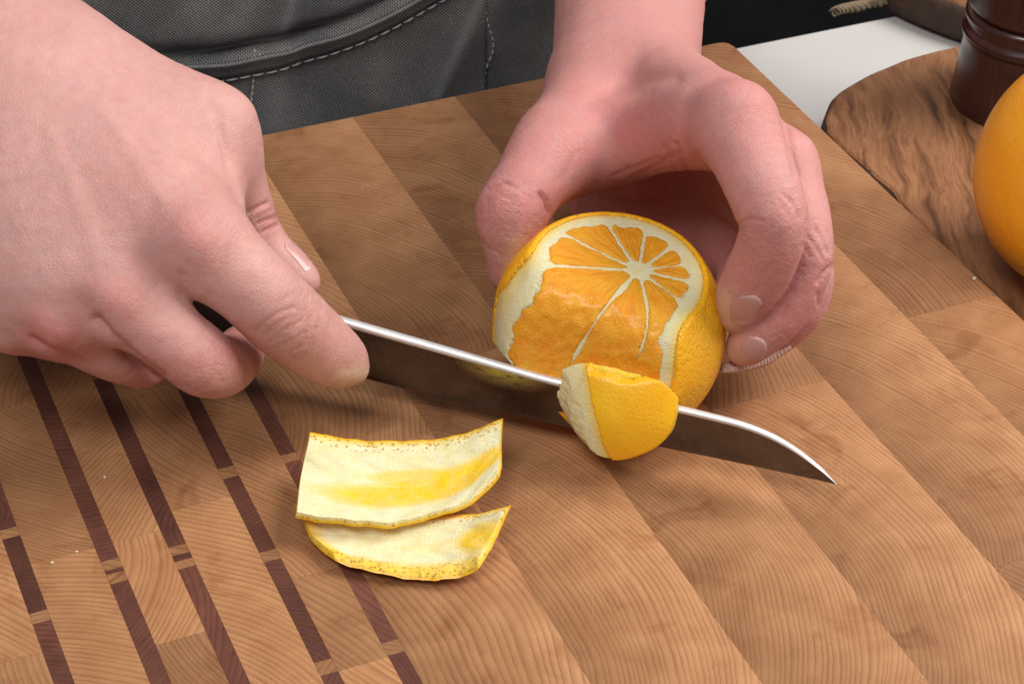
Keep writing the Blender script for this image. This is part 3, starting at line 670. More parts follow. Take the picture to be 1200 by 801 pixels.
# ------------------------------------------------------------------ loose strips of peel on the board
def peel(name, label, grid, thick, yellow, oil_edges, rims):
    """grid: rows of (px, py, z) control points for the pith face, far row first."""
    G = np.array([[PZ(*p) for p in row] for row in grid]); nu, nv = 90, 46
    rows = np.array([catmull(r, nu) for r in G]); S_ = np.array([catmull(rows[:, i], nv) for i in range(nu)])     # nu x nv x 3
    i_, j_ = np.meshgrid(np.arange(nu), np.arange(nv), indexing='ij')
    jit = np.interp(i_, np.arange(nu), np.convolve(rng.normal(0, .3, nu + 4), [.25, .5, .5, .5, .25], 'valid'))
    S_[:, 0, :] += (S_[:, 0, :] - S_[:, 1, :]) * jit[:, :1] * .9; S_[:, -1, :] += (S_[:, -1, :] - S_[:, -2, :]) * jit[:, -1:] * .9
    du = np.gradient(S_, axis=0); dv = np.gradient(S_, axis=1); N = np.cross(du, dv); N /= np.linalg.norm(N, axis=2)[..., None] + 1e-9
    if N[..., 2].mean() < 0: N = -N
    u = i_ / (nu - 1); v = j_ / (nv - 1); ed = np.minimum(np.minimum(u, 1 - u) * 2.4, np.minimum(v, 1 - v))
    S_ = S_ + N * (.22 * np.sin(i_ * .17 + 1) * np.sin(j_ * .23 + .5) + .12 * np.sin(i_ * .41 + 2 * np.sin(j_ * .3)))[..., None]
    cen = S_.mean((0, 1)); root = empty(name, (cen[0], cen[1], 0)); tag(root, label, 'orange peel', 'cut strips of peel on the board')
    tk = thick * (.55 + .45 * np.clip(ed * 6, 0, 1))
    def slab(top_, bot_, nm, mat, attrs=None):
        V = np.vstack([top_.reshape(-1, 3), bot_.reshape(-1, 3)]); n = nu * nv; q = []
        I = np.arange(n).reshape(nu, nv)
        a = np.stack([I[:-1, :-1], I[1:, :-1], I[1:, 1:], I[:-1, 1:]], -1).reshape(-1, 4)
        q.append(a); q.append(a[:, ::-1] + n)
        bnd = np.concatenate([I[:, 0], I[-1, 1:], I[-2::-1, -1], I[0, -2:0:-1]]); nx = np.roll(bnd, -1)
        q.append(np.stack([bnd + n, nx + n, nx, bnd], 1))
        me = mesh_np(nm, V, np.vstack(q)); bm = bmesh.new(); bm.from_mesh(me); bmesh.ops.recalc_face_normals(bm, faces=bm.faces); bm.to_mesh(me); bm.free(); me.set_sharp_from_angle(angle=.6)
        if attrs:
            for k_, (ar1, ar2) in attrs.items(): addattr(me, k_, np.concatenate([ar1.ravel(), ar2.ravel()]))
        return link(nm, me, mat, root)
    mid = S_ - N * (tk * .72)[..., None]; bot = S_ - N * tk[..., None]
    out = (S_ - cen) * np.array([1, 1, 0]); out /= np.linalg.norm(out, axis=2)[..., None] + 1e-9
    fl = np.clip(1 - ed * 9, 0, 1); dvu = dv / (np.linalg.norm(dv, axis=2)[..., None] + 1e-9); duu = du / (np.linalg.norm(du, axis=2)[..., None] + 1e-9)
    def flare(q):
        return (-dvu * (np.clip(1 - v * 9, 0, 1) * rims[0] * q)[..., None] + dvu * (np.clip(1 - (1 - v) * 9, 0, 1) * rims[1] * q)[..., None]
                - duu * (np.clip(1 - u * 20, 0, 1) * rims[2] * q)[..., None] + duu * (np.clip(1 - (1 - u) * 20, 0, 1) * rims[3] * q)[..., None])
    mid = mid + flare(.8); bot = bot + flare(1.0)
    bot[..., 2] = np.maximum(bot[..., 2], .15); mid[..., 2] = np.maximum(mid[..., 2], .5)
    slab(S_, mid, 'pith', M_PITH, dict(yellow=(yellow(u, v), np.ones_like(u)), oil=(np.clip(1 - oil_edges(u, v), 0, 1), np.ones_like(u))))
    slab(mid - N * .05, bot - N * .05, 'rind', M_RINDB)
    return root
def blob(u, v, cu_, cv_, su, sv): return np.clip(1.5 - ((u - cu_) / su) ** 2 - ((v - cv_) / sv) ** 2, 0, 1)
peel('peel_strip', 'lower strip of orange peel lying pith side up, tucked under the wider one',
     [[(352, 597, 7), (395, 604, 6), (450, 608, 5.5), (505, 609, 6), (550, 608, 8), (588, 599, 13)],
      [(368, 628, 4.5), (405, 634, 3.5), (452, 638, 3), (505, 638, 3.6), (543, 632, 6), (577, 624, 10)],
      [(390, 645, 5.5), (425, 656, 4.6), (465, 663, 4.2), (505, 666, 4.4), (538, 662, 6), (560, 653, 9)]],
     3.2, lambda u, v: np.clip(.9 * blob(u, v, .93, .5, .16, .35) + .9 * np.clip((v - .84) * 7, 0, 1) + .9 * np.clip((.10 - u) * 12, 0, 1) + .25 * blob(u, v, .75, .55, .3, .1), 0, 1),
     lambda u, v: np.minimum(np.abs(v - .96) * 14, np.abs(v - .02) * 22), (3.2, 2.8, .5, .6))
peel('peel_strip', 'wider upper strip of orange peel with a yellow streak, lying pith side up',
     [[(362, 516, 16), (405, 522, 14.2), (452, 525, 13), (500, 523, 13), (546, 514, 15), (586, 499, 19)],
      [(353, 556, 11), (402, 566, 9.5), (452, 569, 8.5), (502, 566, 8.8), (546, 556, 11), (585, 529, 15.5)],
      [(348, 599, 12), (400, 607, 10.6), (450, 610, 9.8), (498, 602, 10), (545, 586, 12), (582, 553, 15.5)]],
     3.4, lambda u, v: np.clip(blob(u, v, .50, .64, .40, .17) + blob(u, v, .85, .50, .22, .20) + .75 * blob(u, v, .52, .38, .20, .10), 0, 1),
     lambda u, v: np.abs(v - .01) * 16, (3.6, .3, .3, .2))

# ------------------------------------------------------------------ the person: two hands and an apron
person = empty('person', UV(150, -160, -900)); tag(person, 'person in a charcoal denim apron, one hand holding the orange, the other the knife', 'person')
def HP(c):      # control point: (px, py, y, radius px) or ('w', x, y, z, r)
    if c[0] == 'w': return np.array(c[1:4], float), c[4]
    p = PY(*c[:3]); return p, c[3] * depth(p) / F
def htube(f, d, cs, k, n=24, fl=None):
    P, Rr = zip(*[HP(c) for c in cs]); f.tube(d, P, Rr, k, n, fl)
def wrinkle_attr(V, N, chains):
    """(distance along the finger, distance round it, strength) for the fine folds across fingers and joints."""
    best = np.full(len(V), 1e9); out = np.zeros((len(V), 3)); view = unit_rows(V - CP)
    for cs, joints in chains:
        DQ = catmull(np.array([np.append(*HP(c)) for c in cs]), 60); L = np.concatenate([[0], np.cumsum(np.linalg.norm(np.diff(DQ[:, :3], axis=0), axis=1))])
        near = np.where(((V > DQ[:, :3].min(0) - 22) & (V < DQ[:, :3].max(0) + 22)).all(1))[0]; P_ = V[near]
        bd_ = np.full(len(near), 1e9); al = np.zeros(len(near)); rr_ = np.zeros(len(near)); tt = np.zeros((len(near), 3)); cc = np.zeros((len(near), 3))
        for i in range(59):
            a, b = DQ[i], DQ[i + 1]; ab = b[:3] - a[:3]; t = np.clip(((P_ - a[:3]) @ ab) / (ab @ ab), 0, 1); c_ = a[:3] + t[:, None] * ab
            dd = np.linalg.norm(P_ - c_, axis=1) - (a[3] + t * (b[3] - a[3])); mk = dd < bd_
            bd_[mk] = dd[mk]; al[mk] = (L[i] + t * (L[i + 1] - L[i]))[mk]; tt[mk] = unit(ab); cc[mk] = c_[mk]
        rel = P_ - cc; e1 = unit(np.cross(DQ[-1, :3] - DQ[0, :3], cr)); e2 = unit(np.cross(DQ[-1, :3] - DQ[0, :3], e1))
        around = np.arctan2(rel @ e1, rel @ e2) * 9
        w_ = np.full(len(near), .10)
        for ji, st, sg in joints:
            lj = np.interp(ji, np.linspace(0, len(cs) - 1, 60), L); w_ = np.maximum(w_, st * np.exp(-((al - lj) / sg) ** 2))
        w_ *= np.clip(1 - (bd_ - 1.5) / 4, 0, 1)
        mk = bd_ < best[near]; g = near[mk]; best[g] = bd_[mk]; out[g, 0] = al[mk] + 50 * len(out) % 7; out[g, 1] = around[mk]; out[g, 2] = w_[mk]
    return out
def finish_hand(name, label, f, d, creases, bumps, blush, pale, red, chains):
    V, Q = nets(f, d); V = relax(V, Q, 3, .5); N = normals(V, Q); PP = project(V); view = unit_rows(V - CP); fac = -(N * view).sum(1)
    front = np.clip((fac + .15) / .4, 0, 1)
    disp = np.zeros(len(V)); bl = np.zeros(len(V)); pl = np.zeros(len(V))
    for poly, wd, dp in creases: disp -= dp * np.exp(-(seg_dist(PP[:, :2], poly) / wd) ** 2) * front
    for c, rx, hh in bumps: disp += hh * np.exp(-(seg_dist(PP[:, :2], c) / rx) ** 2) * front
    for c, rx, hh in blush: bl += hh * np.exp(-(seg_dist(PP[:, :2], c) / rx) ** 2)
    for c, rx, hh in pale: pl += hh * np.exp(-(seg_dist(PP[:, :2], c) / rx) ** 2)
    disp += .16 * wav(V[:, 0], V[:, 1], V[:, 2], .33) + .07 * wav(V[:, 0], V[:, 1], V[:, 2], .95, 2)
    V = V + N * disp[:, None]
    wk = wrinkle_attr(V, N, chains); me = mesh_np(name, V, Q); addattr(me, 'wrinkle', wk, 'FLOAT_VECTOR'); addattr(me, 'blush', np.clip(bl, 0, 1)); addattr(me, 'pale', np.clip(pl, 0, 1))
    o = link(name, me, M_SKIN, person); tag(o, label); o['redness'] = red; return o
def unit_rows(a): return a / np.linalg.norm(a, axis=1)[:, None]
def nail(hand, cs, t0, t1, n, wd, lift=.22):
    """a nail plate on the tube cs between its control indices t0 and t1, facing n."""
    Q = np.array([np.append(*HP(c)) for c in cs]); DQ = catmull(Q, (len(Q) - 1) * 20 + 1); n = unit(n)
    def smp(t): k_ = t * 20; i0 = min(int(k_), len(DQ) - 2); f_ = k_ - i0; return DQ[i0] * (1 - f_) + DQ[i0 + 1] * f_
    nu, nv = 15, 17; top, bot, tip = [], [], []
    for i in range(nu):
        for j in range(nv):
            q = 2 * j / (nv - 1) - 1; t = .5 + (i / (nu - 1) - .5) * (1 - .28 * q * q); c4 = smp(t0 + (t1 - t0) * t); d4 = smp(t0 + (t1 - t0) * t + .05) - smp(t0 + (t1 - t0) * t - .05)
            a = unit(d4[:3]); nn = unit(n - a * (n @ a)); s = np.cross(a, nn); rad = max(c4[3], wd * .52) + lift * (.35 + .65 * math.sin(math.pi * min(1, t * .8 + .2)))
            over = max(0, wd * .52 - c4[3])
            wl = wd / 2 * (1 - .22 * max(0, .35 - t) / .35 - .08 * max(0, t - .8) / .2); ang = q * wl / rad
            p = c4[:3] - nn * over + rad * (math.sin(ang) * s + math.cos(ang) * nn)
            top.append(p); bot.append(p - nn * 1.1); tip.append(t)
    V = np.array(top + bot); I = np.arange(nu * nv).reshape(nu, nv); aq = np.stack([I[:-1, :-1], I[1:, :-1], I[1:, 1:], I[:-1, 1:]], -1).reshape(-1, 4)
    bnd = np.concatenate([I[:, 0], I[-1, 1:], I[-2::-1, -1], I[0, -2:0:-1]]); nx = np.roll(bnd, -1); m_ = nu * nv
    me = mesh_np('fingernail', V, np.vstack([aq, aq[:, ::-1] + m_, np.stack([bnd + m_, nx + m_, nx, bnd], 1)]))
    bm = bmesh.new(); bm.from_mesh(me); bmesh.ops.recalc_face_normals(bm, faces=bm.faces); bm.to_mesh(me); bm.free()
    addattr(me, 'tip', tip + tip); return link('fingernail', me, M_NAIL, hand)

VX = .7
# ---- the hand that holds the orange (right in the photo)
lf = Fld((-22, -66, 3), (122, 196, 122), VX)
palm = lf.new(); fing = lf.new()
FAR = [('w', 47, 200, 34, 29), (738, -40, 165, 92), (738, 0, 135, 88), (735, 50, 100, 87), (733, 85, 74, 85)]
htube(lf, palm, FAR + [(740, 118, 52, 70)], 4, 30, (unit([.1, -.5, .85]), .78))
htube(lf, palm, [(752, 92, 66, 52), (800, 112, 30, 47), (838, 130, 0, 46), (862, 146, -18, 46)], 10)            # index metacarpal
htube(lf, palm, [(748, 100, 70, 52), (820, 135, 35, 50), (880, 170, 5, 46), (912, 198, -8, 44)], 12)           # middle
htube(lf, palm, [(740, 110, 76, 50), (810, 165, 50, 48), (870, 215, 25, 44), (905, 250, 10, 40)], 12)          # ring
htube(lf, palm, [(725, 115, 80, 46), (780, 190, 62, 46), (830, 250, 42, 40), (858, 292, 24, 34)], 12)          # little
htube(lf, palm, [(700, 108, 62, 56), (680, 140, 40, 54), (660, 165, 20, 50), (640, 190, 6, 45)], 12)           # thumb metacarpal
htube(lf, palm, [(668, 178, 18, 40), (715, 172, 20, 46), (765, 160, 10, 42), (818, 148, -4, 38)], 14)          # web
htube(lf, palm, [(705, 170, 75, 48), (735, 225, 62, 42), (770, 268, 48, 34), (800, 295, 38, 28)], 12)          # heel of the hand
htube(lf, palm, [(690, 165, 72, 46), (698, 212, 68, 40), (718, 252, 60, 36), (760, 290, 50, 28)], 12)
htube(lf, palm, [(690, 150, 60, 50), (720, 190, 50, 38), (745, 205, 45, 28)], 10)                              # ball of the thumb
# fingers
t_thumb = [(655, 172, 14, 46), (628, 206, -1, 43), (608, 234, -9, 43.5), (600, 252, -12, 43), (600, 275, -13, 36), (599, 297, -13, 31), (594, 316, -13, 23), (590, 322, -13, 18)]
t_index = [(862, 146, -18, 46), (882, 190, -30, 46), (900, 235, -40, 43), (907, 262, -43, 41), (900, 292, -43, 39), (886, 322, -41, 38), (872, 345, -39, 33), (866, 362, -38, 26), (864, 369, -37.5, 22)]
t_mid = [(912, 198, -8, 43), (930, 245, -20, 41), (939, 285, -29, 38), (938, 312, -32, 37), (925, 345, -35, 35), (906, 372, -37, 33), (886, 392, -38, 29), (877, 402, -37.5, 25), (872, 407, -37, 22)]
t_ring = [(905, 250, 10, 40), (935, 300, -8, 36), (946, 330, -17, 31), (935, 362, -22, 30), (905, 392, -24, 27), (885, 404, -25, 23)]
t_lit = [(858, 292, 24, 34), (868, 318, 10, 30), (862, 345, 2, 27), (845, 360, 0, 22)]
lfin = []
for cs, fk in ((t_thumb, None), (t_index, None), (t_mid, None), (t_ring, None), (t_lit, None)):
    q = lf.new(); htube(lf, q, cs, 0, 34); lfin.append(q)
fing = lfin[1]
for q in (lfin[2], lfin[3], lfin[4]): fing = smin(fing, q, 1.3)
d = smin(palm, lfin[0], 6); d = smin(d, fing, 6)
left_hand = finish_hand('hand', 'left hand curled over the orange, thumb and two fingertips pressing its sides', lf, d,
    [([(573, 222), (590, 214), (604, 219)], 2.6, .55), ([(570, 235), (585, 228), (600, 232)], 2.6, .25), ([(632, 226), (641, 236), (644, 250)], 2.4, .9), ([(636, 231), (643, 244)], 5, .5),
     ([(792, 168), (797, 186), (806, 200)], 3, .8), ([(779, 172), (784, 187), (792, 198)], 3, .45), ([(812, 176), (838, 158)], 5, -.3),
     ([(862, 263), (880, 256), (893, 258)], 2.6, .5), ([(866, 270), (884, 263)], 2.4, .22), ([(918, 228), (930, 240), (934, 254)], 2.4, .45), ([(912, 236), (922, 250)], 2.2, .22),
     ([(846, 322), (858, 313), (870, 312)], 2.5, .35), ([(890, 330), (897, 318), (905, 308)], 2.3, .3), ([(885, 342), (893, 334)], 2.4, .3),
     ([(955, 268), (963, 280), (969, 296)], 2.3, .55), ([(946, 276), (956, 290), (964, 304)], 2.3, .4), ([(941, 286), (950, 300)], 2.3, .25), ([(958, 330), (966, 318), (977, 310)], 2.4, .7), ([(958, 342), (959, 356)], 2.4, .4),
     ([(916, 120), (924, 165), (932, 205)], 4, .7), ([(914, 372), (922, 360)], 2.6, .3), ([(690, 118), (735, 96), (790, 88)], 9, .9), ([(700, 128), (760, 108)], 7, .3),
     ([(655, 210), (668, 196), (674, 180)], 6, .35), ([(740, 210), (790, 182)], 4, .5), ([(720, 205), (770, 185)], 3, .35)],
    [([(583, 240), (600, 246)], 22, .6), ([(905, 258), (915, 262)], 16, .5), ([(958, 292), (960, 300)], 14, .4), ([(872, 108), (880, 112)], 22, 1.2), ([(942, 165), (944, 172)], 20, .8), ([(700, 150), (780, 115), (850, 110)], 14, .5)],
    [([(590, 235), (620, 250)], 40, .45), ([(745, 150), (780, 165)], 36, .75), ([(690, 130), (740, 150)], 40, .35), ([(800, 185), (815, 205)], 26, .75), ([(870, 110), (880, 118)], 45, .35), ([(900, 300), (890, 330)], 34, .45), ([(925, 390), (945, 340)], 30, .6), ([(645, 262), (650, 240)], 20, .6), ([(640, 190), (660, 180)], 40, .3), ([(760, 235), (830, 280)], 50, .55)],
    [([(606, 285), (600, 318)], 13, .55), ([(846, 350), (852, 380)], 14, .6), ([(856, 412), (868, 418)], 12, .4)], .58,
    [(t_thumb, [(2.7, 1, 7), (0.6, .5, 9)]), (t_index, [(3.0, 1, 8), (5.3, .8, 5), (.6, .4, 9)]), (t_mid, [(2.7, 1, 8), (5.2, .8, 5)]), (t_ring, [(2, 1, 8)]), (t_lit, [(1, .8, 8)])])
nail(left_hand, t_thumb, 3.9, 6.1, (-.80, -.55, .25), 10.5)
nail(left_hand, t_index, 4.9, 6.9, (.12, -.76, .60), 8.2, .36)
nail(left_hand, t_mid, 5.6, 7.5, (.20, -.84, .45), 8.5)
# ribbed bandage under the ring finger
bp = catmull([PY(*p) for p in [(846, 434, -40), (872, 431, -37), (900, 423, -33), (927, 405, -30)]], 60); bv = []
for i, p in enumerate(bp):
    t = i / 59; wdt = .8 + 1.6 * math.sin(math.pi * min(1, t * .9 + .08)); nrm = unit([.25, -.8, -.1]); up = unit(np.cross(nrm, bp[min(i + 1, 59)] - bp[max(i - 1, 0)])); up = up if up[2] > 0 else -up
    o_ = .13 * (1 if i % 3 == 0 else -.3)
    bv.append([p + up * wdt * .9 + nrm * (.2 + o_), p + up * wdt * .2 + nrm * (.9 + o_), p - up * wdt * .6 + nrm * (.2 + o_), p - up * wdt * .5 - nrm * 3, p + up * wdt * .5 - nrm * 3])
tag(link('bandage', loft('bandage', bv), M_BAND, left_hand, False), 'ribbed pale bandage edge under the fingertips')

# ---- the hand that holds the knife (left in the photo)
rf = Fld((-215, -98, 2), (-36, 62, 142), VX)
palm = rf.new()
wr_ = ('w', -205, 75, 120, 30)
htube(rf, palm, [wr_, (-75, 30, 30, 118), (-10, 90, 5, 116), (45, 135, -12, 100)], 6, 24, (unit([.2, -.45, .87]), .72))
htube(rf, palm, [(25, 85, 8, 86), (120, 165, -22, 74), (185, 235, -45, 63), (232, 280, -57, 54)], 14)           # index metacarpal
htube(rf, palm, [(10, 110, 0, 90), (70, 210, -32, 78), (115, 300, -55, 62), (142, 345, -64, 52)], 16)           # middle
htube(rf, palm, [(-30, 140, -4, 90), (10, 235, -35, 74), (48, 325, -58, 55), (66, 368, -64, 44)], 16)           # ring
htube(rf, palm, [(-80, 170, -8, 88), (-50, 270, -35, 70), (-20, 335, -54, 50), (4, 370, -58, 36)], 16)          # little
htube(rf, palm, [(35, 70, 14, 72), (130, 108, 2, 66), (205, 138, -9, 58), (246, 158, -12, 47)], 14)              # thumb metacarpal
htube(rf, palm, [(228, 172, -16, 56), (232, 215, -26, 52), (240, 255, -38, 46)], 14)                            # first web
htube(rf, palm, [(120, 200, 0, 60), (170, 270, -20, 50), (205, 320, -30, 34)], 12)                              # palm side
r_thumb = [(250, 150, -12, 46), (265, 184, -13, 41), (277, 217, -14, 36), (288, 248, -15, 34), (297, 272, -16, 33), (316, 296, -19, 29), (338, 314, -22, 26), (352, 325, -24, 22), (357, 329, -24.5, 19)]
r_index = [(232, 280, -57, 54), (268, 312, -60, 51), (302, 342, -62, 48.5), (330, 368, -61, 48), (352, 387, -58, 45), (378, 408, -54, 41), (396, 420, -51, 35), (407, 428, -49.5, 26), (410, 430, -49, 23)]
r_mid = [(142, 345, -64, 50), (172, 372, -69, 45), (204, 397, -72, 42.5), (232, 419, -72, 42), (246, 428, -69, 39), (262, 428, -60, 36), (276, 418, -48, 32), (282, 408, -38, 28)]
r_ring = [(66, 368, -64, 42), (98, 394, -62, 36), (130, 412, -60, 33), (154, 424, -57, 28), (172, 428, -50, 25), (186, 424, -40, 22)]
r_lit = [(4, 370, -58, 34), (34, 388, -56, 27), (60, 400, -54, 23), (80, 407, -49, 19), (96, 406, -40, 15)]
rfin = []
for cs in (r_thumb, r_index, r_mid, r_ring, r_lit):
    q = rf.new(); htube(rf, q, cs, 0, 34); rfin.append(q)
fing = rfin[1]
for q in rfin[2:]: fing = smin(fing, q, 1.2)
d = smin(palm, rfin[0], 6); d = smin(d, fing, 6)
right_hand = finish_hand('hand', 'right hand gripping the knife, index finger along the blade', rf, d,
    [([(292, 249), (303, 243), (313, 238)], 2.6, .8), ([(303, 262), (314, 257), (325, 254)], 2.6, .7), ([(308, 271), (320, 266), (328, 262)], 2.4, .6), ([(299, 256), (318, 247)], 2.3, .3),
     ([(301, 388), (313, 374), (330, 364), (344, 360)], 2.6, .45), ([(307, 396), (322, 380), (342, 370)], 2.6, .3), ([(318, 400), (334, 385), (352, 376)], 2.4, .3), ([(330, 350), (345, 342)], 2.4, .15),
     ([(243, 116), (255, 138), (262, 165), (270, 205), (280, 232)], 6, .5), ([(258, 150), (266, 190)], 4, .4),
     ([(213, 322), (215, 340)], 5, .6), ([(116, 372), (124, 384)], 6, .7), ([(165, 310), (182, 330)], 16, .9), ([(95, 355), (105, 372)], 14, .9), ([(25, 385), (40, 398)], 12, .8), ([(112, 376), (140, 402), (165, 425), (187, 441)], 6, 1.5), ([(36, 398), (60, 408), (95, 424)], 5, 1.1)],
    [([(225, 278), (238, 288)], 26, 1.1), ([(125, 346), (138, 352)], 24, 1.3), ([(52, 384), (66, 390)], 20, 1.1), ([(190, 230), (120, 130)], 12, .45), ([(115, 300), (60, 160)], 12, .4), ([(330, 365), (322, 372)], 22, .35), ([(280, 118), (284, 122)], 26, .8)],
    [([(225, 280), (240, 290)], 34, .40), ([(122, 348), (140, 354)], 30, .55), ([(50, 384), (68, 392)], 28, .65), ([(318, 255), (312, 262)], 20, .5), ([(230, 440), (165, 430)], 34, .55), ([(90, 415), (40, 405)], 26, .5), ([(340, 385), (380, 420)], 30, .25), ([(150, 200), (190, 240)], 60, .25), ([(290, 420), (275, 405)], 24, .8)],
    [([(404, 440), (430, 436)], 10, .5)], .03,
    [(r_thumb, [(3.6, 1, 7), (.5, .3, 9)]), (r_index, [(3.1, 1, 8.5), (5.2, .55, 5), (.3, .3, 10)]), (r_mid, [(3.6, .8, 8), (.5, .3, 9)]), (r_ring, [(2.6, .7, 7)]), (r_lit, [(2, .6, 7)])])
nail(right_hand, r_thumb, 5.1, 7.5, (.66, .14, .70), 9.5, .2)

# forearms go on to the elbows outside the picture
def forearm(hand, pts):
    Q = catmull([np.array(p, float) for p in pts], 30)
    rings = []
    for i in range(30):
        t = unit(Q[min(i + 1, 29), :3] - Q[max(i - 1, 0), :3]); s = unit(np.cross(t, [0, 0, 1])); b = np.cross(s, t)
        rings.append([Q[i, :3] + Q[i, 3] * (math.cos(a) * s + .85 * math.sin(a) * b) for a in np.linspace(0, 6.2832, 40, endpoint=False)])
    me = loft('forearm', rings); addattr(me, 'blush', np.zeros(len(me.vertices))); addattr(me, 'wrinkle', np.zeros((len(me.vertices), 3)), 'FLOAT_VECTOR'); addattr(me, 'pale', np.zeros(len(me.vertices)))
    o = link('forearm', me, M_SKIN, hand); o['redness'] = hand['redness']; return o
forearm(left_hand, [(46, 182, 36.5, 24), (50, 220, 33, 26), (62, 280, 40, 32), (85, 340, 70, 38), (105, 390, 110, 42)])
forearm(right_hand, [(-190, 55, 115, 27), (-225, 110, 125, 29), (-262, 190, 140, 35), (-285, 270, 160, 41), (-300, 330, 175, 44)])

# ---- apron
AO = a_ - nb * 26 - bd * 0          # plane just behind the countertop edge
def apron_pt(px, py, off=0.):
    d = ray(px, py); n = unit(nb + np.array([0, 0, .10])); t = ((AO - CP) @ n) / (d @ n); return CP + d * t + n * off, n
n_ap = unit(nb + np.array([0, 0, .10])); s_ap = bd; u_ap = np.cross(n_ap, s_ap); u_ap = u_ap if u_ap[2] > 0 else -u_ap
def apx(px, py):
    p, _ = apron_pt(px, py); return np.array([(p - AO) @ s_ap, (p - AO) @ u_ap])
pk = catmull([apx(*q) for q in [(120, 84), (170, 80), (228, 74), (262, 70), (300, 63), (335, 54), (375, 42), (415, 26), (455, 6), (500, -22), (560, -60)]], 120)
fold1 = np.array([apx(553, -5), apx(536, 40), apx(508, 108)]); seam = np.array([apx(560, -8), apx(566, 20), apx(574, 50), apx(566, 75), apx(561, 104)])
fold2 = np.array([apx(345, 0), apx(335, 45)]); fold3 = np.array([apx(335, 70), apx(320, 150)])
def relief(P2):
    r = 3.2 * np.exp(-(seg_dist(P2, fold1) / 7.) ** 2) + 1.6 * np.exp(-(seg_dist(P2, fold2) / 4.) ** 2) + 2. * np.exp(-(seg_dist(P2, fold3) / 7) ** 2)
    X_, Y2 = P2[:, 0], P2[:, 1]
    r = r + 1.1 * np.sin(.10 * (X_ * .5 + Y2) + 1.5 * np.sin(X_ * .05)) * (.5 + .5 * np.sin(X_ * .031 + 1)) + .45 * np.sin(.33 * (X_ * .8 - Y2 * .5) + 2 * np.sin(Y2 * .07)) * (.5 + .5 * np.sin(X_ * .06 + Y2 * .04))
    return r + 1.6 * np.sin(P2[:, 0] * .045) + .9 * np.sin(P2[:, 0] * .11 + P2[:, 1] * .05)
def sheet(name, S2, off, mat, parent, thick=1.2, wear=None):
    nu, nv = S2.shape[:2]; P2 = S2.reshape(-1, 2); rl = relief(P2) + (off.ravel() if hasattr(off, 'ravel') else off)
    bow = -.0006 * (P2[:, 0] + 120) ** 2 + .00018 * np.clip(P2[:, 1] - 90, 0, 900) ** 2
    V = AO + P2[:, :1] * s_ap + P2[:, 1:] * u_ap + (rl + bow)[:, None] * n_ap; V2 = V - n_ap * thick
    I = np.arange(nu * nv).reshape(nu, nv); aq = np.stack([I[:-1, :-1], I[1:, :-1], I[1:, 1:], I[:-1, 1:]], -1).reshape(-1, 4); m_ = nu * nv
    bnd = np.concatenate([I[:, 0], I[-1, 1:], I[-2::-1, -1], I[0, -2:0:-1]]); nx = np.roll(bnd, -1)
    me = mesh_np(name, np.vstack([V, V2]), np.vstack([aq, aq[:, ::-1] + m_, np.stack([bnd + m_, nx + m_, nx, bnd], 1)]))
    bm = bmesh.new(); bm.from_mesh(me); bmesh.ops.recalc_face_normals(bm, faces=bm.faces); uvl = bm.loops.layers.uv.new('UVMap'); PP = np.vstack([P2, P2])
    for fc in bm.faces:
        for lp in fc.loops: lp[uvl].uv = PP[lp.vert.index]
    bm.to_mesh(me); bm.free()
    wr__ = np.zeros(m_) if wear is None else wear(P2)
    addattr(me, 'wear', np.concatenate([wr__, wr__])); return link(name, me, mat, parent)
lightenf = lambda P2: np.clip(.75 * np.exp(-(seg_dist(P2, fold1) / 2.4) ** 2) + .5 * np.exp(-(seg_dist(P2, fold2) / 2.) ** 2) + .25 * np.exp(-(seg_dist(P2, fold3) / 6.) ** 2) + .35 * np.exp(-(seg_dist(P2, seam) / 2.) ** 2), 0, 1)  # fold crests painted lighter as highlights; seam paler too
apron = empty('apron', AO); apron.parent = person; apron.matrix_parent_inverse = parent_world(person).inverted(); tag(apron, 'charcoal grey denim apron with a stitched pocket')
x0, x1 = apx(-60, 60)[0], apx(668, 60)[0]
gx, gy = np.meshgrid(np.linspace(x0 - 170, x1, 190), np.linspace(-260, 560, 240), indexing='ij')
dk = seg_dist(np.stack([gx, gy], -1).reshape(-1, 2), pk).reshape(gx.shape)
sheet('bib', np.stack([gx, gy], -1), -5.5 * np.exp(-(dk / 3.2) ** 2), M_DENIM, apron, 1.2, lightenf)
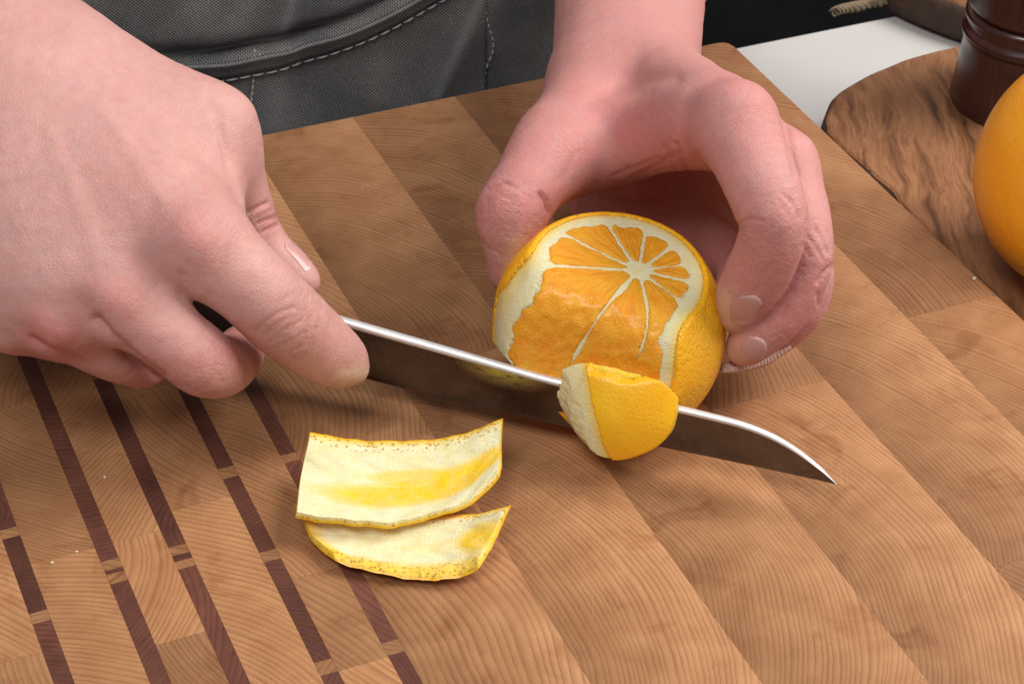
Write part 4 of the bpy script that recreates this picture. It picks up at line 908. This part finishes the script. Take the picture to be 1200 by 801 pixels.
# pocket front below its curved opening, with a doubled hem
PT = pk[::1]; xs = PT[:, 0]
def pgrid(t0, t1, nv):
    g = np.zeros((len(PT), nv, 2))
    for j in range(nv): g[:, j] = PT - np.array([0, 1.]) * (t0 + (t1 - t0) * j / (nv - 1))
    return g
gp = pgrid(0, 230, 120); of_ = np.repeat((2.2 + 8 * np.exp(-np.linspace(0, 230, 120) / 9.))[None], len(PT), 0)
pocket = sheet('pocket', gp, of_, M_DENIM, apron, 1.2, lightenf)
gh = pgrid(-.6, 7.2, 14); t_ = np.linspace(0, 1, 14); of2 = np.repeat((2.2 + 8 * np.exp(-np.linspace(-.6, 7.2, 14) / 9.) + 1.5 * np.sqrt(np.clip(1 - (2 * t_ - 1) ** 6, 0, 1)))[None], len(PT), 0)
sheet('hem', gh, of2, M_DENIM, pocket, 1.6, lambda P2: np.full(len(P2), .16))
def stitches(poly, off, parent, gap=3.6, ln=2.4):
    L = np.concatenate([[0], np.cumsum(np.linalg.norm(np.diff(poly, axis=0), axis=1))]); V, Fc = [], []
    s = 0
    while s + ln < L[-1]:
        pp = [np.array([np.interp(s + ln * q, L, poly[:, 0]), np.interp(s + ln * q, L, poly[:, 1])]) for q in (0, .5, 1)]
        P3 = []
        for q, p2 in zip((0, 1, 0), pp):
            rl = relief(p2[None])[0] - .0006 * (p2[0] + 120) ** 2
            P3.append(AO + s_ap * p2[0] + u_ap * p2[1] + n_ap * (rl + off + .35 * q))
        t = unit(P3[2] - P3[0]); sd = np.cross(n_ap, t); b0 = len(V)
        for q, P_ in zip((.25, .42, .25), P3): V += [P_ + sd * q, P_ + n_ap * q * 1.2, P_ - sd * q, P_ - n_ap * q]
        for i in (0, 4):
            for j in range(4): Fc.append((b0 + i + j, b0 + i + (j + 1) % 4, b0 + i + 4 + (j + 1) % 4, b0 + i + 4 + j))
        s += gap
    return tag(link('stitching', mesh_py('stitching', V, Fc), M_THREAD, parent), kind='stuff')
stitches(PT - np.array([0, 8.8]), 6.0, pocket, 5.6, 4.3)
stitches(catmull([apx(299, 58), apx(298, 85), apx(294, 122), apx(291, 160)], 40), 4.6, pocket, 2.6, 2.1)
stitches(catmull([apx(302, 60), apx(306, 72)], 10), 6.6, pocket, 2.2, 1.8)
stitches(catmull(seam, 60), 1.6, apron, 3.2, 2.2)
